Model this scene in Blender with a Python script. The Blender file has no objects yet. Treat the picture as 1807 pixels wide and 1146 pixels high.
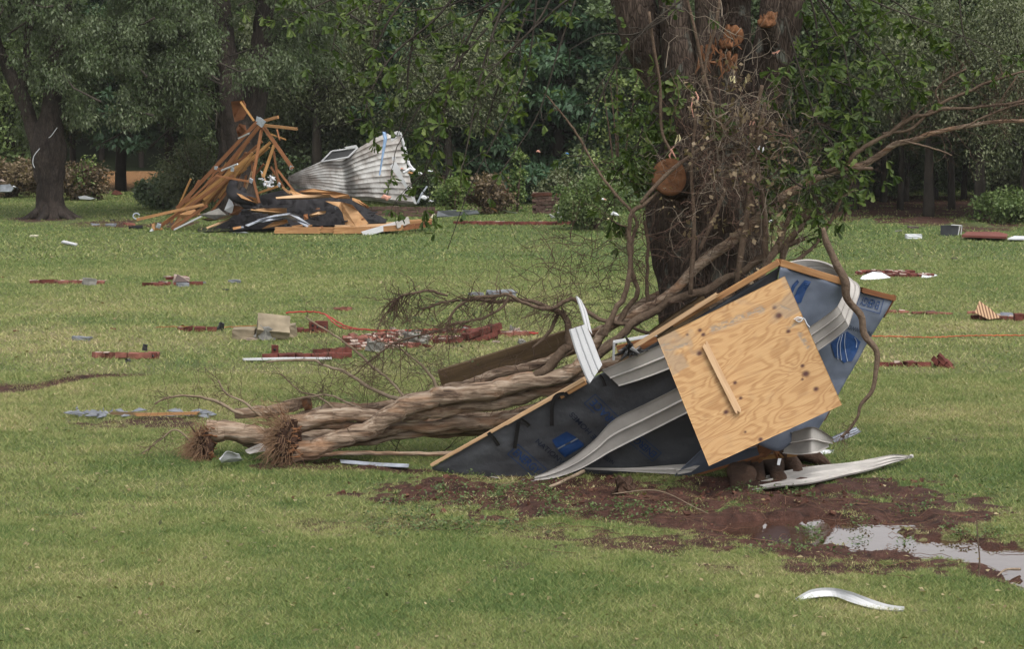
import bpy, math, random
import numpy as np
from mathutils import Vector, Matrix
R = math.radians
sc = bpy.context.scene
COL = sc.collection
# ---------------------------------------------------------------- camera, sky, sun, exposure
H = 3.27; F = 4267.0; CX = 903.5; CY = 573.0; HY = 180.0
PITCH = math.atan((CY-HY)/F)
cam_d = bpy.data.cameras.new('camera'); cam = bpy.data.objects.new('camera', cam_d); COL.objects.link(cam)
cam_d.sensor_width = 36; cam_d.lens = F/1807*36; cam_d.clip_end = 3000; cam_d.clip_start = 0.1
cam.location = (0, 0, H); cam.rotation_euler = (R(90)-PITCH, 0, 0)
sc.camera = cam
SUN_EL, SUN_AZ = R(58), R(-35)           # high soft sun behind cloud, from the right
w = bpy.data.worlds.new('World'); sc.world = w; w.use_nodes = True
wn = w.node_tree; wn.nodes.clear()
sky = wn.nodes.new('ShaderNodeTexSky'); sky.sky_type = 'NISHITA'; sky.sun_disc = False
sky.sun_elevation = SUN_EL; sky.sun_rotation = R(150); sky.dust_density = 3.0; sky.air_density = 1.0
hs = wn.nodes.new('ShaderNodeHueSaturation'); hs.inputs['Saturation'].default_value = 0.10
bg = wn.nodes.new('ShaderNodeBackground'); bg.inputs['Strength'].default_value = 0.15
wo = wn.nodes.new('ShaderNodeOutputWorld')
wn.links.new(sky.outputs[0], hs.inputs['Color']); wn.links.new(hs.outputs[0], bg.inputs[0]); wn.links.new(bg.outputs[0], wo.inputs[0])
sl = bpy.data.lights.new('sun', 'SUN'); sl.energy = 1.1; sl.angle = R(32); sl.color = (1, .94, .85)
so = bpy.data.objects.new('sun', sl); COL.objects.link(so)
# direction the light comes FROM
azv = R(150)
sdir = Vector((math.sin(azv)*math.cos(SUN_EL), math.cos(azv)*math.cos(SUN_EL), math.sin(SUN_EL)))
so.rotation_euler = sdir.to_track_quat('Z', 'Y').to_euler()
sc.view_settings.view_transform = 'Standard'; sc.view_settings.look = 'None'
sc.view_settings.exposure = 0.9; sc.view_settings.gamma = 1
sc.render.engine = 'CYCLES'
sc.cycles.max_bounces = 5; sc.cycles.diffuse_bounces = 3; sc.cycles.transparent_max_bounces = 4; sc.cycles.transmission_bounces = 2

# ---------------------------------------------------------------- pixel <-> place helpers (survey of the photograph)
cp, sp = math.cos(PITCH), math.sin(PITCH)
def ray(px, py):
    a = (px-CX)/F; b = -(py-CY)/F
    return Vector((a, cp+b*sp, -sp+b*cp))
def P(px, py, Y):
    d = ray(px, py); t = Y/d.y
    return Vector((d.x*t, Y, H+d.z*t))
def G(px, py, z=0.0):
    d = ray(px, py); t = (z-H)/d.z
    return Vector((d.x*t, d.y*t, z))
def PL(px, py, f):
    """point on the ray lying on the surface Y = f(x, z)"""
    Y = 21.0
    for _ in range(30):
        p = P(px, py, Y); Y = f(p.x, p.z)
    return P(px, py, Y)
def S(Y): return Y/F/cp      # metres per photo pixel at distance Y

# ---------------------------------------------------------------- noise
def _h(i, j, s):
    n = (i.astype(np.int64)*374761393 + j.astype(np.int64)*668265263 + s*1442695041) & 0xFFFFFFFF
    n = ((n ^ (n >> 13))*1274126177) & 0xFFFFFFFF
    n = n ^ (n >> 16)
    return (n & 0xFFFFFF)/float(0xFFFFFF)
def vn(x, y, s=0, per=None):
    x = np.asarray(x, float); y = np.asarray(y, float)
    i = np.floor(x); j = np.floor(y); fx = x-i; fy = y-j
    fx = fx*fx*(3-2*fx); fy = fy*fy*(3-2*fy)
    i1 = i+1
    if per: i = np.mod(i, per); i1 = np.mod(i1, per)
    a = _h(i, j, s); b = _h(i1, j, s); c = _h(i, j+1, s); d = _h(i1, j+1, s)
    return (a*(1-fx)+b*fx)*(1-fy)+(c*(1-fx)+d*fx)*fy
def fbm(x, y, s=0, o=4):
    t = 0; a = .5; k = 1; n = 0
    for q in range(o):
        t = t+a*vn(np.asarray(x)*k, np.asarray(y)*k, s+q*17); n += a; a *= .5; k *= 2.03
    return t/n

# ---------------------------------------------------------------- object helpers
def tag(o, label=None, cat=None, group=None, kind=None):
    if label: o['label'] = label
    if cat: o['category'] = cat
    if group: o['group'] = group
    if kind: o['kind'] = kind
    return o
def root_of(o):
    while o.parent: o = o.parent
    return o
def empty(name, loc, label, cat, group=None, kind=None):
    o = bpy.data.objects.new(name, None); COL.objects.link(o); o.location = loc; o.empty_display_size = .2
    return tag(o, label, cat, group, kind)
def link(name, me, parent=None):
    o = bpy.data.objects.new(name, me); COL.objects.link(o)
    if parent: o.parent = parent
    return o
def base(parent):
    v = Vector((0, 0, 0))
    while parent: v += parent.location; parent = parent.parent
    return v
def npmesh(name, V, Fq, mats, attrs=None, smooth=False, midx=None, nper=None):
    """V (n,3) array, Fq (m,k) int array or list of such arrays (different k)"""
    V = np.asarray(V, np.float32)
    if not isinstance(Fq, (list, tuple)): Fq = [Fq]
    Fq = [np.asarray(f, np.int32) for f in Fq if len(f)]
    me = bpy.data.meshes.new(name)
    me.vertices.add(len(V)); me.vertices.foreach_set('co', V.ravel())
    tot = sum(f.size for f in Fq); nf = sum(len(f) for f in Fq)
    me.loops.add(tot); me.loops.foreach_set('vertex_index', np.concatenate([f.ravel() for f in Fq]))
    me.polygons.add(nf)
    ks = np.concatenate([np.full(len(f), f.shape[1], np.int32) for f in Fq])
    st = np.concatenate([[0], np.cumsum(ks)[:-1]]).astype(np.int32)
    me.polygons.foreach_set('loop_start', st)
    if midx is not None: me.polygons.foreach_set('material_index', np.asarray(midx, np.int32))
    if smooth: me.polygons.foreach_set('use_smooth', np.ones(nf, bool))
    me.update(calc_edges=True)
    for m in (mats if isinstance(mats, (list, tuple)) else [mats]): me.materials.append(m)
    for k, a in (attrs or {}).items():
        at = me.attributes.new(k, 'FLOAT', 'POINT'); at.data.foreach_set('value', np.asarray(a, np.float32))
    return me
class MB:
    """collects shapes into ONE mesh"""
    def __init__(s): s.v = []; s.f = []; s.m = []; s.n = 0
    def add(s, V, Fs, mi=0):
        s.v.append(np.asarray(V, float).reshape(-1, 3))
        for f in Fs: s.f.append([int(i)+s.n for i in f]); s.m.append(mi)
        s.n += len(s.v[-1])
    def poly(s, pts, th, nrm, mi=0):
        """flat outline given thickness th backwards along -nrm"""
        n = len(pts); nrm = Vector(nrm).normalized()
        V = [p for p in pts]+[Vector(p)-nrm*th for p in pts]
        Fs = [list(range(n)), list(range(2*n-1, n-1, -1))]+[[i, i+n, (i+1) % n+n, (i+1) % n] for i in range(n)]
        s.add([tuple(p) for p in V], Fs, mi)
    def box(s, M, dx, dy, dz, mi=0, jit=0):
        V = []
        for x, y, z in ((-1,-1,-1),(1,-1,-1),(1,1,-1),(-1,1,-1),(-1,-1,1),(1,-1,1),(1,1,1),(-1,1,1)):
            p = Vector((x*dx/2, y*dy/2, z*dz/2))
            if jit: p += Vector([random.uniform(-jit, jit) for _ in range(3)])
            V.append(tuple(M @ p))
        s.add(V, [(0,3,2,1),(4,5,6,7),(0,1,5,4),(1,2,6,5),(2,3,7,6),(3,0,4,7)], mi)
    def tube(s, pts, rad, ns=6, mi=0, cap=True, bump=0, bfreq=3, seed=0, ridge=0):
        pts = np.asarray([tuple(p) for p in pts], float); n = len(pts)
        rad = np.broadcast_to(np.asarray(rad, float), (n,))
        T = np.gradient(pts, axis=0); T /= (np.linalg.norm(T, axis=1)[:, None]+1e-9)
        a = np.array([0, 0, 1.]) if abs(T[0][2]) < .8 else np.array([1., 0, 0])
        U = np.cross(T[0], a); U /= np.linalg.norm(U)
        th = np.arange(ns)/ns*2*np.pi; V = np.zeros((n, ns, 3)); L = 0
        for i in range(n):
            if i: L += np.linalg.norm(pts[i]-pts[i-1])
            U = U-T[i]*np.dot(U, T[i]); U /= np.linalg.norm(U)+1e-9; W = np.cross(T[i], U)
            r = rad[i]
            if bump or ridge:
                q = np.zeros(ns)
                if bump: q += bump*(vn(th/(2*np.pi)*5, np.full(ns, L*bfreq), seed, 5)-.5)*2
                if ridge:
                    K = 26
                    m = vn(th/(2*np.pi)*K+0, np.full(ns, L*2.2), seed+5, K)
                    m2 = vn(th/(2*np.pi)*K*2, np.full(ns, L*7), seed+9, K*2)
                    q += ridge*(abs(m-.5)*2.4-.5)+ridge*.5*(m2-.5)
                rr = r*(1+q)
            else: rr = np.full(ns, r)
            V[i] = pts[i]+np.cos(th)[:, None]*U*rr[:, None]+np.sin(th)[:, None]*W*rr[:, None]
        ii = np.arange(n-1)[:, None]*ns; jj = np.arange(ns)[None, :]; j2 = (jj+1) % ns
        Fq = np.stack([ii+jj, ii+j2, ii+ns+j2, ii+ns+jj], -1).reshape(-1, 4)
        b = s.n; s.v.append(V.reshape(-1, 3)); s.n += n*ns
        s.f.extend((Fq+b).tolist()); s.m.extend([mi]*len(Fq))
        if cap:
            s.f.append(list(range(b+ns-1, b-1, -1))); s.m.append(mi)
            s.f.append([b+(n-1)*ns+k for k in range(ns)]); s.m.append(mi)
    def mesh(s, name, mats, smooth=False, off=(0, 0, 0)):
        V = np.concatenate(s.v)-np.array(off)
        me = bpy.data.meshes.new(name); me.from_pydata(V.tolist(), [], s.f); 
        for m in (mats if isinstance(mats, (list, tuple)) else [mats]): me.materials.append(m)
        me.polygons.foreach_set('material_index', np.array(s.m, np.int32))
        if smooth: me.polygons.foreach_set('use_smooth', np.ones(len(s.f), bool))
        me.update(); return me
    def build(s, name, mats, parent=None, smooth=False, loc=None):
        """world-space verts -> one object (origin at loc or inside parent)"""
        off = base(parent) if parent else (Vector(loc) if loc is not None else Vector(np.concatenate(s.v).mean(0)))
        if not parent and loc is None: off.z = float(np.concatenate(s.v)[:, 2].min())
        o = link(name, s.mesh(name, mats, smooth, off), parent)
        if not parent: o.location = off
        return o
def spline(pts, n):
    """Catmull-Rom through pts (rows may hold extra columns)"""
    p = np.asarray([tuple(q) for q in pts], float); p = np.vstack([2*p[0]-p[1], p, 2*p[-1]-p[-2]])
    out = []; m = len(p)-3
    for t in np.linspace(0, m-1e-6, n):
        i = int(t); u = t-i; a, b, c, d = p[i:i+4]
        out.append(.5*((2*b)+(c-a)*u+(2*a-5*b+4*c-d)*u*u+(3*b-a-3*c+d)*u**3))
    return np.array(out)
def frame(p0, p1, up=(0, 0, 1), roll=0):
    p0 = Vector(p0); p1 = Vector(p1); x = (p1-p0).normalized(); u = Vector(up)
    if abs(x.dot(u)) > .97: u = Vector((0, 1, 0))
    y = u.cross(x).normalized(); z = x.cross(y)
    M = Matrix((x, y, z)).transposed().to_4x4() @ Matrix.Rotation(roll, 4, 'X')
    M.translation = (p0+p1)/2; return M
def board(name, p0, p1, wdt, thk, mat, parent=None, up=(0, 0, 1), roll=0, split=0, rng=random):
    """sawn board with eased edges and, if split, splintered ends; width along local Z, thickness local Y"""
    M = frame(p0, p1, up, roll); L = (Vector(p1)-Vector(p0)).length
    if split:
        n = 6; V = []; hw = wdt/2; ht = thk/2
        zs = np.linspace(-hw, hw, n); e0 = [-L/2-rng.uniform(-.02, split) for _ in zs]; e1 = [L/2+rng.uniform(-.02, split) for _ in zs]
        for y in (-ht, ht):
            for k, z in enumerate(zs): V.append((e0[k], y, z))
            for k, z in enumerate(zs): V.append((e1[k], y, z))
        Fs = []
        for k in range(n-1):
            Fs.append((k, n+k, n+k+1, k+1)); Fs.append((2*n+k, 2*n+k+1, 3*n+k+1, 3*n+k))
            Fs.append((k, k+1, 2*n+k+1, 2*n+k)); Fs.append((n+k, 3*n+k, 3*n+k+1, n+k+1))
        Fs.append((0, 2*n, 3*n, n)); Fs.append((n-1, 2*n-1, 4*n-1, 3*n-1))
    else:
        b = min(.004, thk*.15); hx, hy, hz = L/2, thk/2, wdt/2; V = []
        prof = [(-hy+b, -hz), (hy-b, -hz), (hy, -hz+b), (hy, hz-b), (hy-b, hz), (-hy+b, hz), (-hy, hz-b), (-hy, -hz+b)]
        for x in (-hx, hx):
            for y, z in prof: V.append((x, y, z))
        Fs = [list(range(7, -1, -1)), list(range(8, 16))]+[(k, (k+1) % 8, (k+1) % 8+8, k+8) for k in range(8)]
    me = bpy.data.meshes.new(name); me.from_pydata(V, [], Fs); me.materials.append(mat); me.update()
    o = link(name, me, parent)
    M.translation = M.translation-(base(parent) if parent else Vector((0, 0, 0)))
    o.matrix_basis = M
    return o
def strip(A, B, prof, thk, n=None):
    """a sheet between edge curves A and B with a folded profile [(t,h)], given thickness; returns MB"""
    A = np.asarray([tuple(a) for a in A], float); B = np.asarray([tuple(b) for b in B], float); m = len(A)
    T = np.gradient((A+B)/2, axis=0); Wd = B-A; N = np.cross(T, Wd); N /= np.linalg.norm(N, axis=1)[:, None]+1e-9
    k = len(prof); V = []
    for side in (0, 1):
        for i in range(m):
            for t, h in prof: V.append(A[i]+Wd[i]*t+N[i]*(h-side*thk))
    Fs = []; o = m*k
    for i in range(m-1):
        for j in range(k-1):
            a = i*k+j; Fs.append((a, a+1, a+k+1, a+k)); Fs.append((o+a, o+a+k, o+a+k+1, o+a+1))
        a = i*k; Fs.append((a, a+k, o+a+k, o+a)); b = i*k+k-1; Fs.append((b, o+b, o+b+k, b+k))
    for j in range(k-1):
        Fs.append((j, o+j, o+j+1, j+1)); c = (m-1)*k+j; Fs.append((c, c+1, o+c+1, o+c))
    mb = MB(); mb.add(V, Fs); return mb
def scatter(tv, tf, pos, fwd, nrm, scl, extra=None):
    """copies template verts (x side, y forward, z normal) to every pos; returns V, F, per-vertex repeat of extra"""
    pos = np.asarray(pos, float); n = len(pos); fwd = np.asarray(fwd, float); nrm = np.asarray(nrm, float)
    fwd = fwd/(np.linalg.norm(fwd, axis=1)[:, None]+1e-9)
    s = np.cross(fwd, nrm); s /= np.linalg.norm(s, axis=1)[:, None]+1e-9; z = np.cross(s, fwd)
    tv = np.asarray(tv, float); scl = np.broadcast_to(np.asarray(scl, float), (n,))
    V = pos[:, None, :]+scl[:, None, None]*(tv[None, :, 0:1]*s[:, None, :]+tv[None, :, 1:2]*fwd[:, None, :]+tv[None, :, 2:3]*z[:, None, :])
    k = len(tv); tf = np.asarray(tf, np.int64)
    Fq = (tf[None]+(np.arange(n)*k)[:, None, None]).reshape(-1, tf.shape[1])
    ex = {a: np.repeat(b, k) for a, b in (extra or {}).items()}
    return V.reshape(-1, 3), Fq, ex

# ---------------------------------------------------------------- materials
class NT:
    def __init__(s, name):
        s.m = bpy.data.materials.new(name); s.m.use_nodes = True; s.t = s.m.node_tree; s.t.nodes.clear()
        s.o = s.n('OutputMaterial'); s.b = s.n('BsdfPrincipled'); s.l(s.b.outputs[0], s.o.inputs[0])
        s.b.inputs['Specular IOR Level'].default_value = .25
    def n(s, k, **kw):
        x = s.t.nodes.new('ShaderNode'+k)
        for a, b in kw.items(): setattr(x, a, b)
        return x
    def l(s, a, b): s.t.links.new(a, b)
    def co(s, scale=(1, 1, 1), which='Object', rot=(0, 0, 0)):
        c = s.n('TexCoord'); m = s.n('Mapping'); m.inputs['Scale'].default_value = scale; m.inputs['Rotation'].default_value = rot
        s.l(c.outputs[which], m.inputs[0]); return m.outputs[0]
    def noise(s, v, sc, det=4, dist=0, rough=.55):
        x = s.n('TexNoise'); x.inputs['Scale'].default_value = sc; x.inputs['Detail'].default_value = det
        x.inputs['Distortion'].default_value = dist; x.inputs['Roughness'].default_value = rough
        s.l(v, x.inputs['Vector']); return x.outputs['Fac']
    def ramp(s, f, stops, interp='LINEAR'):
        x = s.n('ValToRGB'); e = x.color_ramp.elements; x.color_ramp.interpolation = interp
        while len(e) < len(stops): e.new(.5)
        for i, (p, c) in enumerate(stops): e[i].position = p; e[i].color = (*c, 1) if len(c) == 3 else c
        s.l(f, x.inputs[0]); return x.outputs[0]
    def mix(s, f, a, b, mode='MIX'):
        x = s.n('MixRGB', blend_type=mode)
        for i, q in enumerate((f, a, b)):
            if isinstance(q, (int, float)): x.inputs[i].default_value = q if i == 0 else (q, q, q, 1)
            elif isinstance(q, tuple): x.inputs[i].default_value = (*q, 1)
            else: s.l(q, x.inputs[i])
        return x.outputs[0]
    def math(s, op, a, b=0):
        x = s.n('Math', operation=op)
        for i, q in enumerate((a, b)):
            if isinstance(q, (int, float)): x.inputs[i].default_value = q
            else: s.l(q, x.inputs[i])
        return x.outputs[0]
    def attr(s, name): x = s.n('Attribute'); x.attribute_name = name; return x.outputs['Fac']
    def rnd(s): return s.n('ObjectInfo').outputs['Random']
    def bump(s, h, st=.3, d=.01):
        x = s.n('Bump'); x.inputs['Strength'].default_value = st; x.inputs['Distance'].default_value = d
        s.l(h, x.inputs['Height']); s.l(x.outputs[0], s.b.inputs['Normal'])
    def col(s, c, rough=.7, spec=.25):
        if isinstance(c, tuple): s.b.inputs['Base Color'].default_value = (*c, 1)
        else: s.l(c, s.b.inputs['Base Color'])
        s.b.inputs['Roughness'].default_value = rough; s.b.inputs['Specular IOR Level'].default_value = spec
        return s.m
def m_plain(name, c, rough=.6, var=.25, sc_=8, spec=.3, bump=.15):
    t = NT(name); v = t.co(); n = t.noise(v, sc_, 5)
    lo = tuple(x*(1-var) for x in c); hi = tuple(min(1, x*(1+var)) for x in c)
    t.bump(n, bump, .01); return t.col(t.ramp(n, [(.3, lo), (.7, hi)]), rough, spec)
def m_leaf(name, dark, mid, light, back=None, trans=.25):
    t = NT(name); a = t.attr('tint')
    c = t.ramp(a, [(0, dark), (.5, mid), (1, light)])
    if back:
        g = t.n('NewGeometry'); c = t.mix(g.outputs['Backfacing'], c, back)
    t.col(c, .5, .3)
    tr = t.n('BsdfTranslucent'); c2 = t.mix(1.0, c, (1.0, 1.15, .5), 'MULTIPLY'); t.l(c2, tr.inputs[0])
    mx = t.n('MixShader'); mx.inputs[0].default_value = trans; t.l(t.b.outputs[0], mx.inputs[1]); t.l(tr.outputs[0], mx.inputs[2]); t.l(mx.outputs[0], t.o.inputs[0])
    return t.m
def m_bark(name, dark, light, sc_=(9, 9, 2), st=.6, moss=None, which='Object', crack=None):
    t = NT(name); v = t.co(sc_, which); n = t.noise(v, 2.2, 6, .4, .65); n2 = t.noise(t.co((1.3, 1.3, .8), which), 1.6, 4)
    c = t.ramp(n, [(.3, dark), (.55, tuple((a+b)/2 for a, b in zip(dark, light))), (.72, light)])
    c = t.mix(t.ramp(n2, [(.35, (.55, .55, .55)), (.7, (1.15, 1.15, 1.15))]), c, c) if False else t.mix(.5, c, t.ramp(n2, [(.35, dark), (.7, light)]))
    if moss:
        n3 = t.noise(t.co((3, 3, 2), which), 2.5, 5); f = t.ramp(n3, [(.58, (0, 0, 0)), (.68, (.8, .8, .8))]); c = t.mix(f, c, moss)
    if crack:
        vo = t.n('TexVoronoi'); vo.feature = 'DISTANCE_TO_EDGE'; vo.inputs['Scale'].default_value = 1; cv = t.co(crack); nz = t.n('TexNoise'); nz.inputs['Scale'].default_value = 1.2; t.l(cv, nz.inputs['Vector'])
        ad = t.mix(.35, cv, nz.outputs['Color'], 'ADD'); t.l(ad, vo.inputs['Vector']); e = t.ramp(vo.outputs['Distance'], [(.0, (0, 0, 0)), (.16, (1, 1, 1))])
        e = t.mix(.45, e, (1, 1, 1)); c = t.mix(e, dark, c); t.bump(t.math('ADD', t.math('MULTIPLY', e, .9), n), st*.8, .025)
    else: t.bump(n, st, .03)
    return t.col(c, .9, .15)
def m_wood(name, lo, hi, streak=(0.8, 14, 14), sc_=2.5, rough=.75, dirt=None):
    t = NT(name); v = t.co(streak); n = t.noise(v, sc_, 5, .6)
    r = t.rnd(); c = t.ramp(n, [(.32, lo), (.68, hi)])
    c = t.mix(t.math('MULTIPLY', r, .45), c, tuple(x*.55 for x in lo))
    n2 = t.noise(t.co((2, 2, 2)), 1.5, 3)
    if dirt: c = t.mix(t.ramp(n2, [(.5, (0, 0, 0)), (.75, (.7, .7, .7))]), c, dirt)
    t.bump(n, .2, .004); return t.col(c, rough, .2)
def m_crepe():
    t = NT('crepe_bark'); a = t.noise(t.co((1.6, 15, 15)), 1.6, 6, .5, .65); b = t.noise(t.co((.8, 4, 4)), 2.2, 4, .6); c3 = t.noise(t.co((2.5, 34, 34)), 1.5, 4, .3)
    c = t.ramp(a, [(.30, (.040, .027, .020)), (.43, (.135, .092, .065)), (.56, (.30, .225, .165)), (.75, (.44, .375, .31))])
    c = t.mix(t.ramp(b, [(.48, (0, 0, 0)), (.66, (.6, .6, .6))]), c, (.25, .125, .062))
    c = t.mix(t.ramp(c3, [(.55, (0, 0, 0)), (.72, (.7, .7, .7))]), c, (.05, .03, .02))
    t.bump(t.math('ADD', a, c3), .8, .02); return t.col(c, .85, .2)
M = {}
M['bark_big'] = m_bark('bark_big', (.013, .009, .007), (.135, .100, .080), (15, 15, 3), 1.0, moss=(.13, .14, .12), crack=(34, 34, 8))
M['bark_far'] = m_bark('bark_far', (.012, .010, .009), (.105, .082, .070), (11, 11, 2), 1.0, crack=(22, 22, 5))
M['bark_dark'] = m_bark('bark_dark', (.02, .017, .014), (.07, .058, .047), (4, 4, 1), .6)
M['crepe'] = m_crepe()
M['branch'] = m_bark('branch_bark', (.045, .029, .020), (.20, .145, .105), (14, 14, 14), .6)
M['branch_pale'] = m_bark('pale_branch_bark', (.12, .085, .055), (.34, .27, .20), (8, 8, 8), .3)
M['twig'] = m_plain('twig', (.075, .045, .032), .85, .5, 3)
M['twig_pale'] = m_plain('twig_pale', (.18, .145, .11), .85, .5, 2)
M['root'] = m_bark('root_bark', (.022, .013, .010), (.11, .066, .045), (9, 9, 9), 1.0)
M['root_hair'] = m_plain('root_hair', (.19, .115, .068), .9, .45, 5)
M['heart'] = m_bark('heartwood', (.07, .03, .015), (.27, .13, .065), (6, 6, 6), .5)
M['clay'] = m_plain('clay', (.075, .034, .024), .9, .5, 6, .15, .6)
M['felt'] = m_plain('roof_felt', (.013, .012, .014), .75, .6, 3, .25, .6)
M['brick'] = m_plain('brick', (.105, .034, .027), .9, .65, 6, .15, .4)
M['brick_pink'] = m_plain('brick_pink', (.16, .066, .050), .9, .6, 6, .15, .4)
M['mortar'] = m_plain('mortar', (.30, .235, .20), .9, .35, 12, .15, .4)
M['stone'] = m_plain('concrete', (.17, .165, .15), .9, .3, 7, .15, .4)
M['black'] = m_plain('black_plastic', (.014, .014, .015), .35, .3, 6, .4)
M['ply_plain'] = m_wood('sawn_sheet', (.30, .165, .075), (.50, .31, .16), (1, 6, 6), 2)
M['lumber'] = m_wood('lumber', (.25, .125, .05), (.46, .26, .12), dirt=(.22, .11, .055))
M['lumber_red'] = m_wood('weathered_truss_lumber', (.13, .052, .022), (.29, .13, .055), dirt=(.13, .05, .025))
M['lumber_tan'] = m_wood('yellow_truss_lumber', (.23, .115, .038), (.40, .22, .08))
M['fresh'] = m_wood('split_pine', (.42, .26, .14), (.60, .42, .26))
M['greywood'] = m_wood('old_board', (.085, .056, .030), (.19, .13, .072), (.6, 10, 10), 2)
M['vinyl'] = m_plain('vinyl_siding', (.37, .35, .33), .6, .22, 3, .2, .03)
M['vinyl_shade'] = M['vinyl']
M['white'] = m_plain('white_vinyl', (.47, .475, .49), .6, .08, 3, .4, .03)
M['sheet_white'] = m_plain('white_plastic_sheet', (.56, .575, .60), .5, .08, 4, .3, .1)
M['steel'] = m_plain('galvanised_plate', (.30, .33, .37), .4, .3, 12, .6)
M['dark_box'] = m_plain('charcoal_box', (.03, .032, .036), .5, .3, 5)
M['red_paint'] = m_plain('red_paint', (.15, .048, .038), .6, .2, 4)
M['strap'] = m_plain('orange_strap', (.38, .085, .035), .7, .4, 2)
M['strap_red'] = m_plain('red_strap', (.34, .035, .03), .6, .3, 2)
M['blue_bit'] = m_plain('blue_plastic', (.05, .16, .40), .5, .3, 5)
M['pink'] = m_plain('pink_insulation', (.48, .25, .19), .95, .3, 14)
M['grey_metal'] = m_plain('grey_flashing', (.25, .27, .31), .45, .45, 6, .5)
M['litter_green'] = m_leaf('weed_leaf', (.04, .075, .022), (.075, .12, .038), (.15, .20, .08))
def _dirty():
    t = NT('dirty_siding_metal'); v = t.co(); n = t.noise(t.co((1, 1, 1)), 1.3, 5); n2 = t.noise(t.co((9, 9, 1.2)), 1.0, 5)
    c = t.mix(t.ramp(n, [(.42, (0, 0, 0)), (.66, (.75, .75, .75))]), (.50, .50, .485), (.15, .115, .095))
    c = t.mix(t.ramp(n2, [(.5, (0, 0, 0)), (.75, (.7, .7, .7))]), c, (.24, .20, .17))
    g = t.attr('groove_shade'); c = t.mix(t.math('MULTIPLY', g, t.ramp(n, [(.25, (.5, .5, .5)), (.6, (1, 1, 1))])), c, (.055, .042, .034))  # lap shadow painted into the grooves, along with dirt
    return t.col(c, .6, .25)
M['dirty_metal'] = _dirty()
def _ply():
    t = NT('plywood_face'); v = t.co((1.0, 1.0, 3.0))       # grain runs along local X
    n = t.noise(v, 1.95, 2.0, .6, .42)
    s = t.math('SINE', t.math('MULTIPLY', n, 66.0)); s = t.math('MULTIPLY', t.math('ADD', s, 1), .5)
    f2 = t.noise(t.co((2, 2, 60)), 2.0, 3)
    c = t.ramp(s, [(.0, (.255, .128, .047)), (.22, (.305, .163, .063)), (.5, (.385, .226, .098)), (1, (.415, .255, .115))])
    c = t.mix(.38, c, t.ramp(f2, [(.35, (.32, .165, .065)), (.65, (.56, .37, .18))]))
    n5 = t.noise(t.co((1, 1, 1)), 9, 5); c = t.mix(t.ramp(n5, [(.55, (0, 0, 0)), (.75, (.3, .3, .3))]), c, (.25, .16, .09)); n3 = t.noise(t.co((1.2, 1.2, 1.2)), 1.4, 3); c = t.mix(t.ramp(n3, [(.45, (0, 0, 0)), (.8, (.35, .35, .35))]), c, (.42, .24, .11))
    k = t.attr('knot'); c = t.mix(k, c, (.065, .022, .016))
    g = t.attr('stain'); c = t.mix(g, c, (.24, .19, .14))
    t.bump(f2, .08, .002); return t.col(c, .6, .3)
M['ply'] = _ply()
def _wrap_shaded():
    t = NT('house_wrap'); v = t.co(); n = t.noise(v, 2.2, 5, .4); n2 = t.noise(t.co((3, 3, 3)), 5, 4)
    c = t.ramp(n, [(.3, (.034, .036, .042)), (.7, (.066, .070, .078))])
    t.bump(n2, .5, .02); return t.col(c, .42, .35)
M['wrap'] = _wrap_shaded()  # shade of the overhanging side is painted into this dark wrap colour
M['wrap_lit'] = m_plain('house_wrap_lit', (.095, .112, .15), .45, .3, 2.5, .35, .6)  # paler copy of the same wrap, painted as its lit side
M['ink'] = m_plain('blue_ink', (.008, .032, .105), .5, .3, 6)
M['ink_grey'] = m_plain('dark_ink', (.010, .016, .032), .5, .3, 6)
M['ink_white'] = m_plain('white_ink_line', (.30, .34, .42), .5, .15, 6)
# ================================================================ THE SETTING: lawn, mud, puddle, flood water, added backing hill
def proj0(x, y):
    dep = y*cp+H*sp; up = y*sp-H*cp
    return CX+F*x/dep, CY-F*up/dep
def blob(px, py, lst, wob):
    m = np.zeros_like(px)
    for (a, b, rx, ry, s) in lst:
        q = ((px-a)/rx)**2+((py-b)/ry)**2
        m = np.maximum(m, s*np.clip(1.35-q-wob, 0, 1))
    return m
DIRT = [(1120,868,430,34,1.2),(900,868,240,22,1.1),(1180,890,330,34,1.15),(1120,872,420,26,1),(1000,880,260,30,.9),(1290,882,290,40,1),(1480,925,250,62,1),(1350,925,230,40,1),(1640,978,230,32,1),(1790,1000,150,34,1),
        (1540,862,80,16,.7),(1620,850,110,10,.32),(570,930,50,8,.42),(120,908,50,8,.42),(900,1004,50,9,.4),(690,935,170,24,.45),(1180,955,240,22,.6),(1000,940,140,16,.5),
        (820,862,130,14,.9),(690,855,60,8,.5),(1480,1000,180,16,.6),(1690,775,70,9,.5),(1740,800,60,8,.45),(270,745,150,10,.6),(90,388,70,8,.8),(230,395,120,8,.6),
        (1330,835,200,18,1),(760,830,120,6,.8),(560,820,130,9,.6),(980,985,90,9,.35),(1290,1010,70,9,.35),(600,545,50,4,.5),(1720,402,90,9,.8),(1600,392,150,6,.5),(1640,372,330,17,1.5),(1500,358,400,12,1.5),(1800,384,120,10,1.2)]
WATER = [(1330,928,64,14,1),(1420,936,88,26,1),(1535,946,72,22,1),(1625,960,90,15,1),(1690,970,64,11,1),(1775,983,90,21,1),(1870,998,110,30,1),(1960,1010,160,40,1)]
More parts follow.
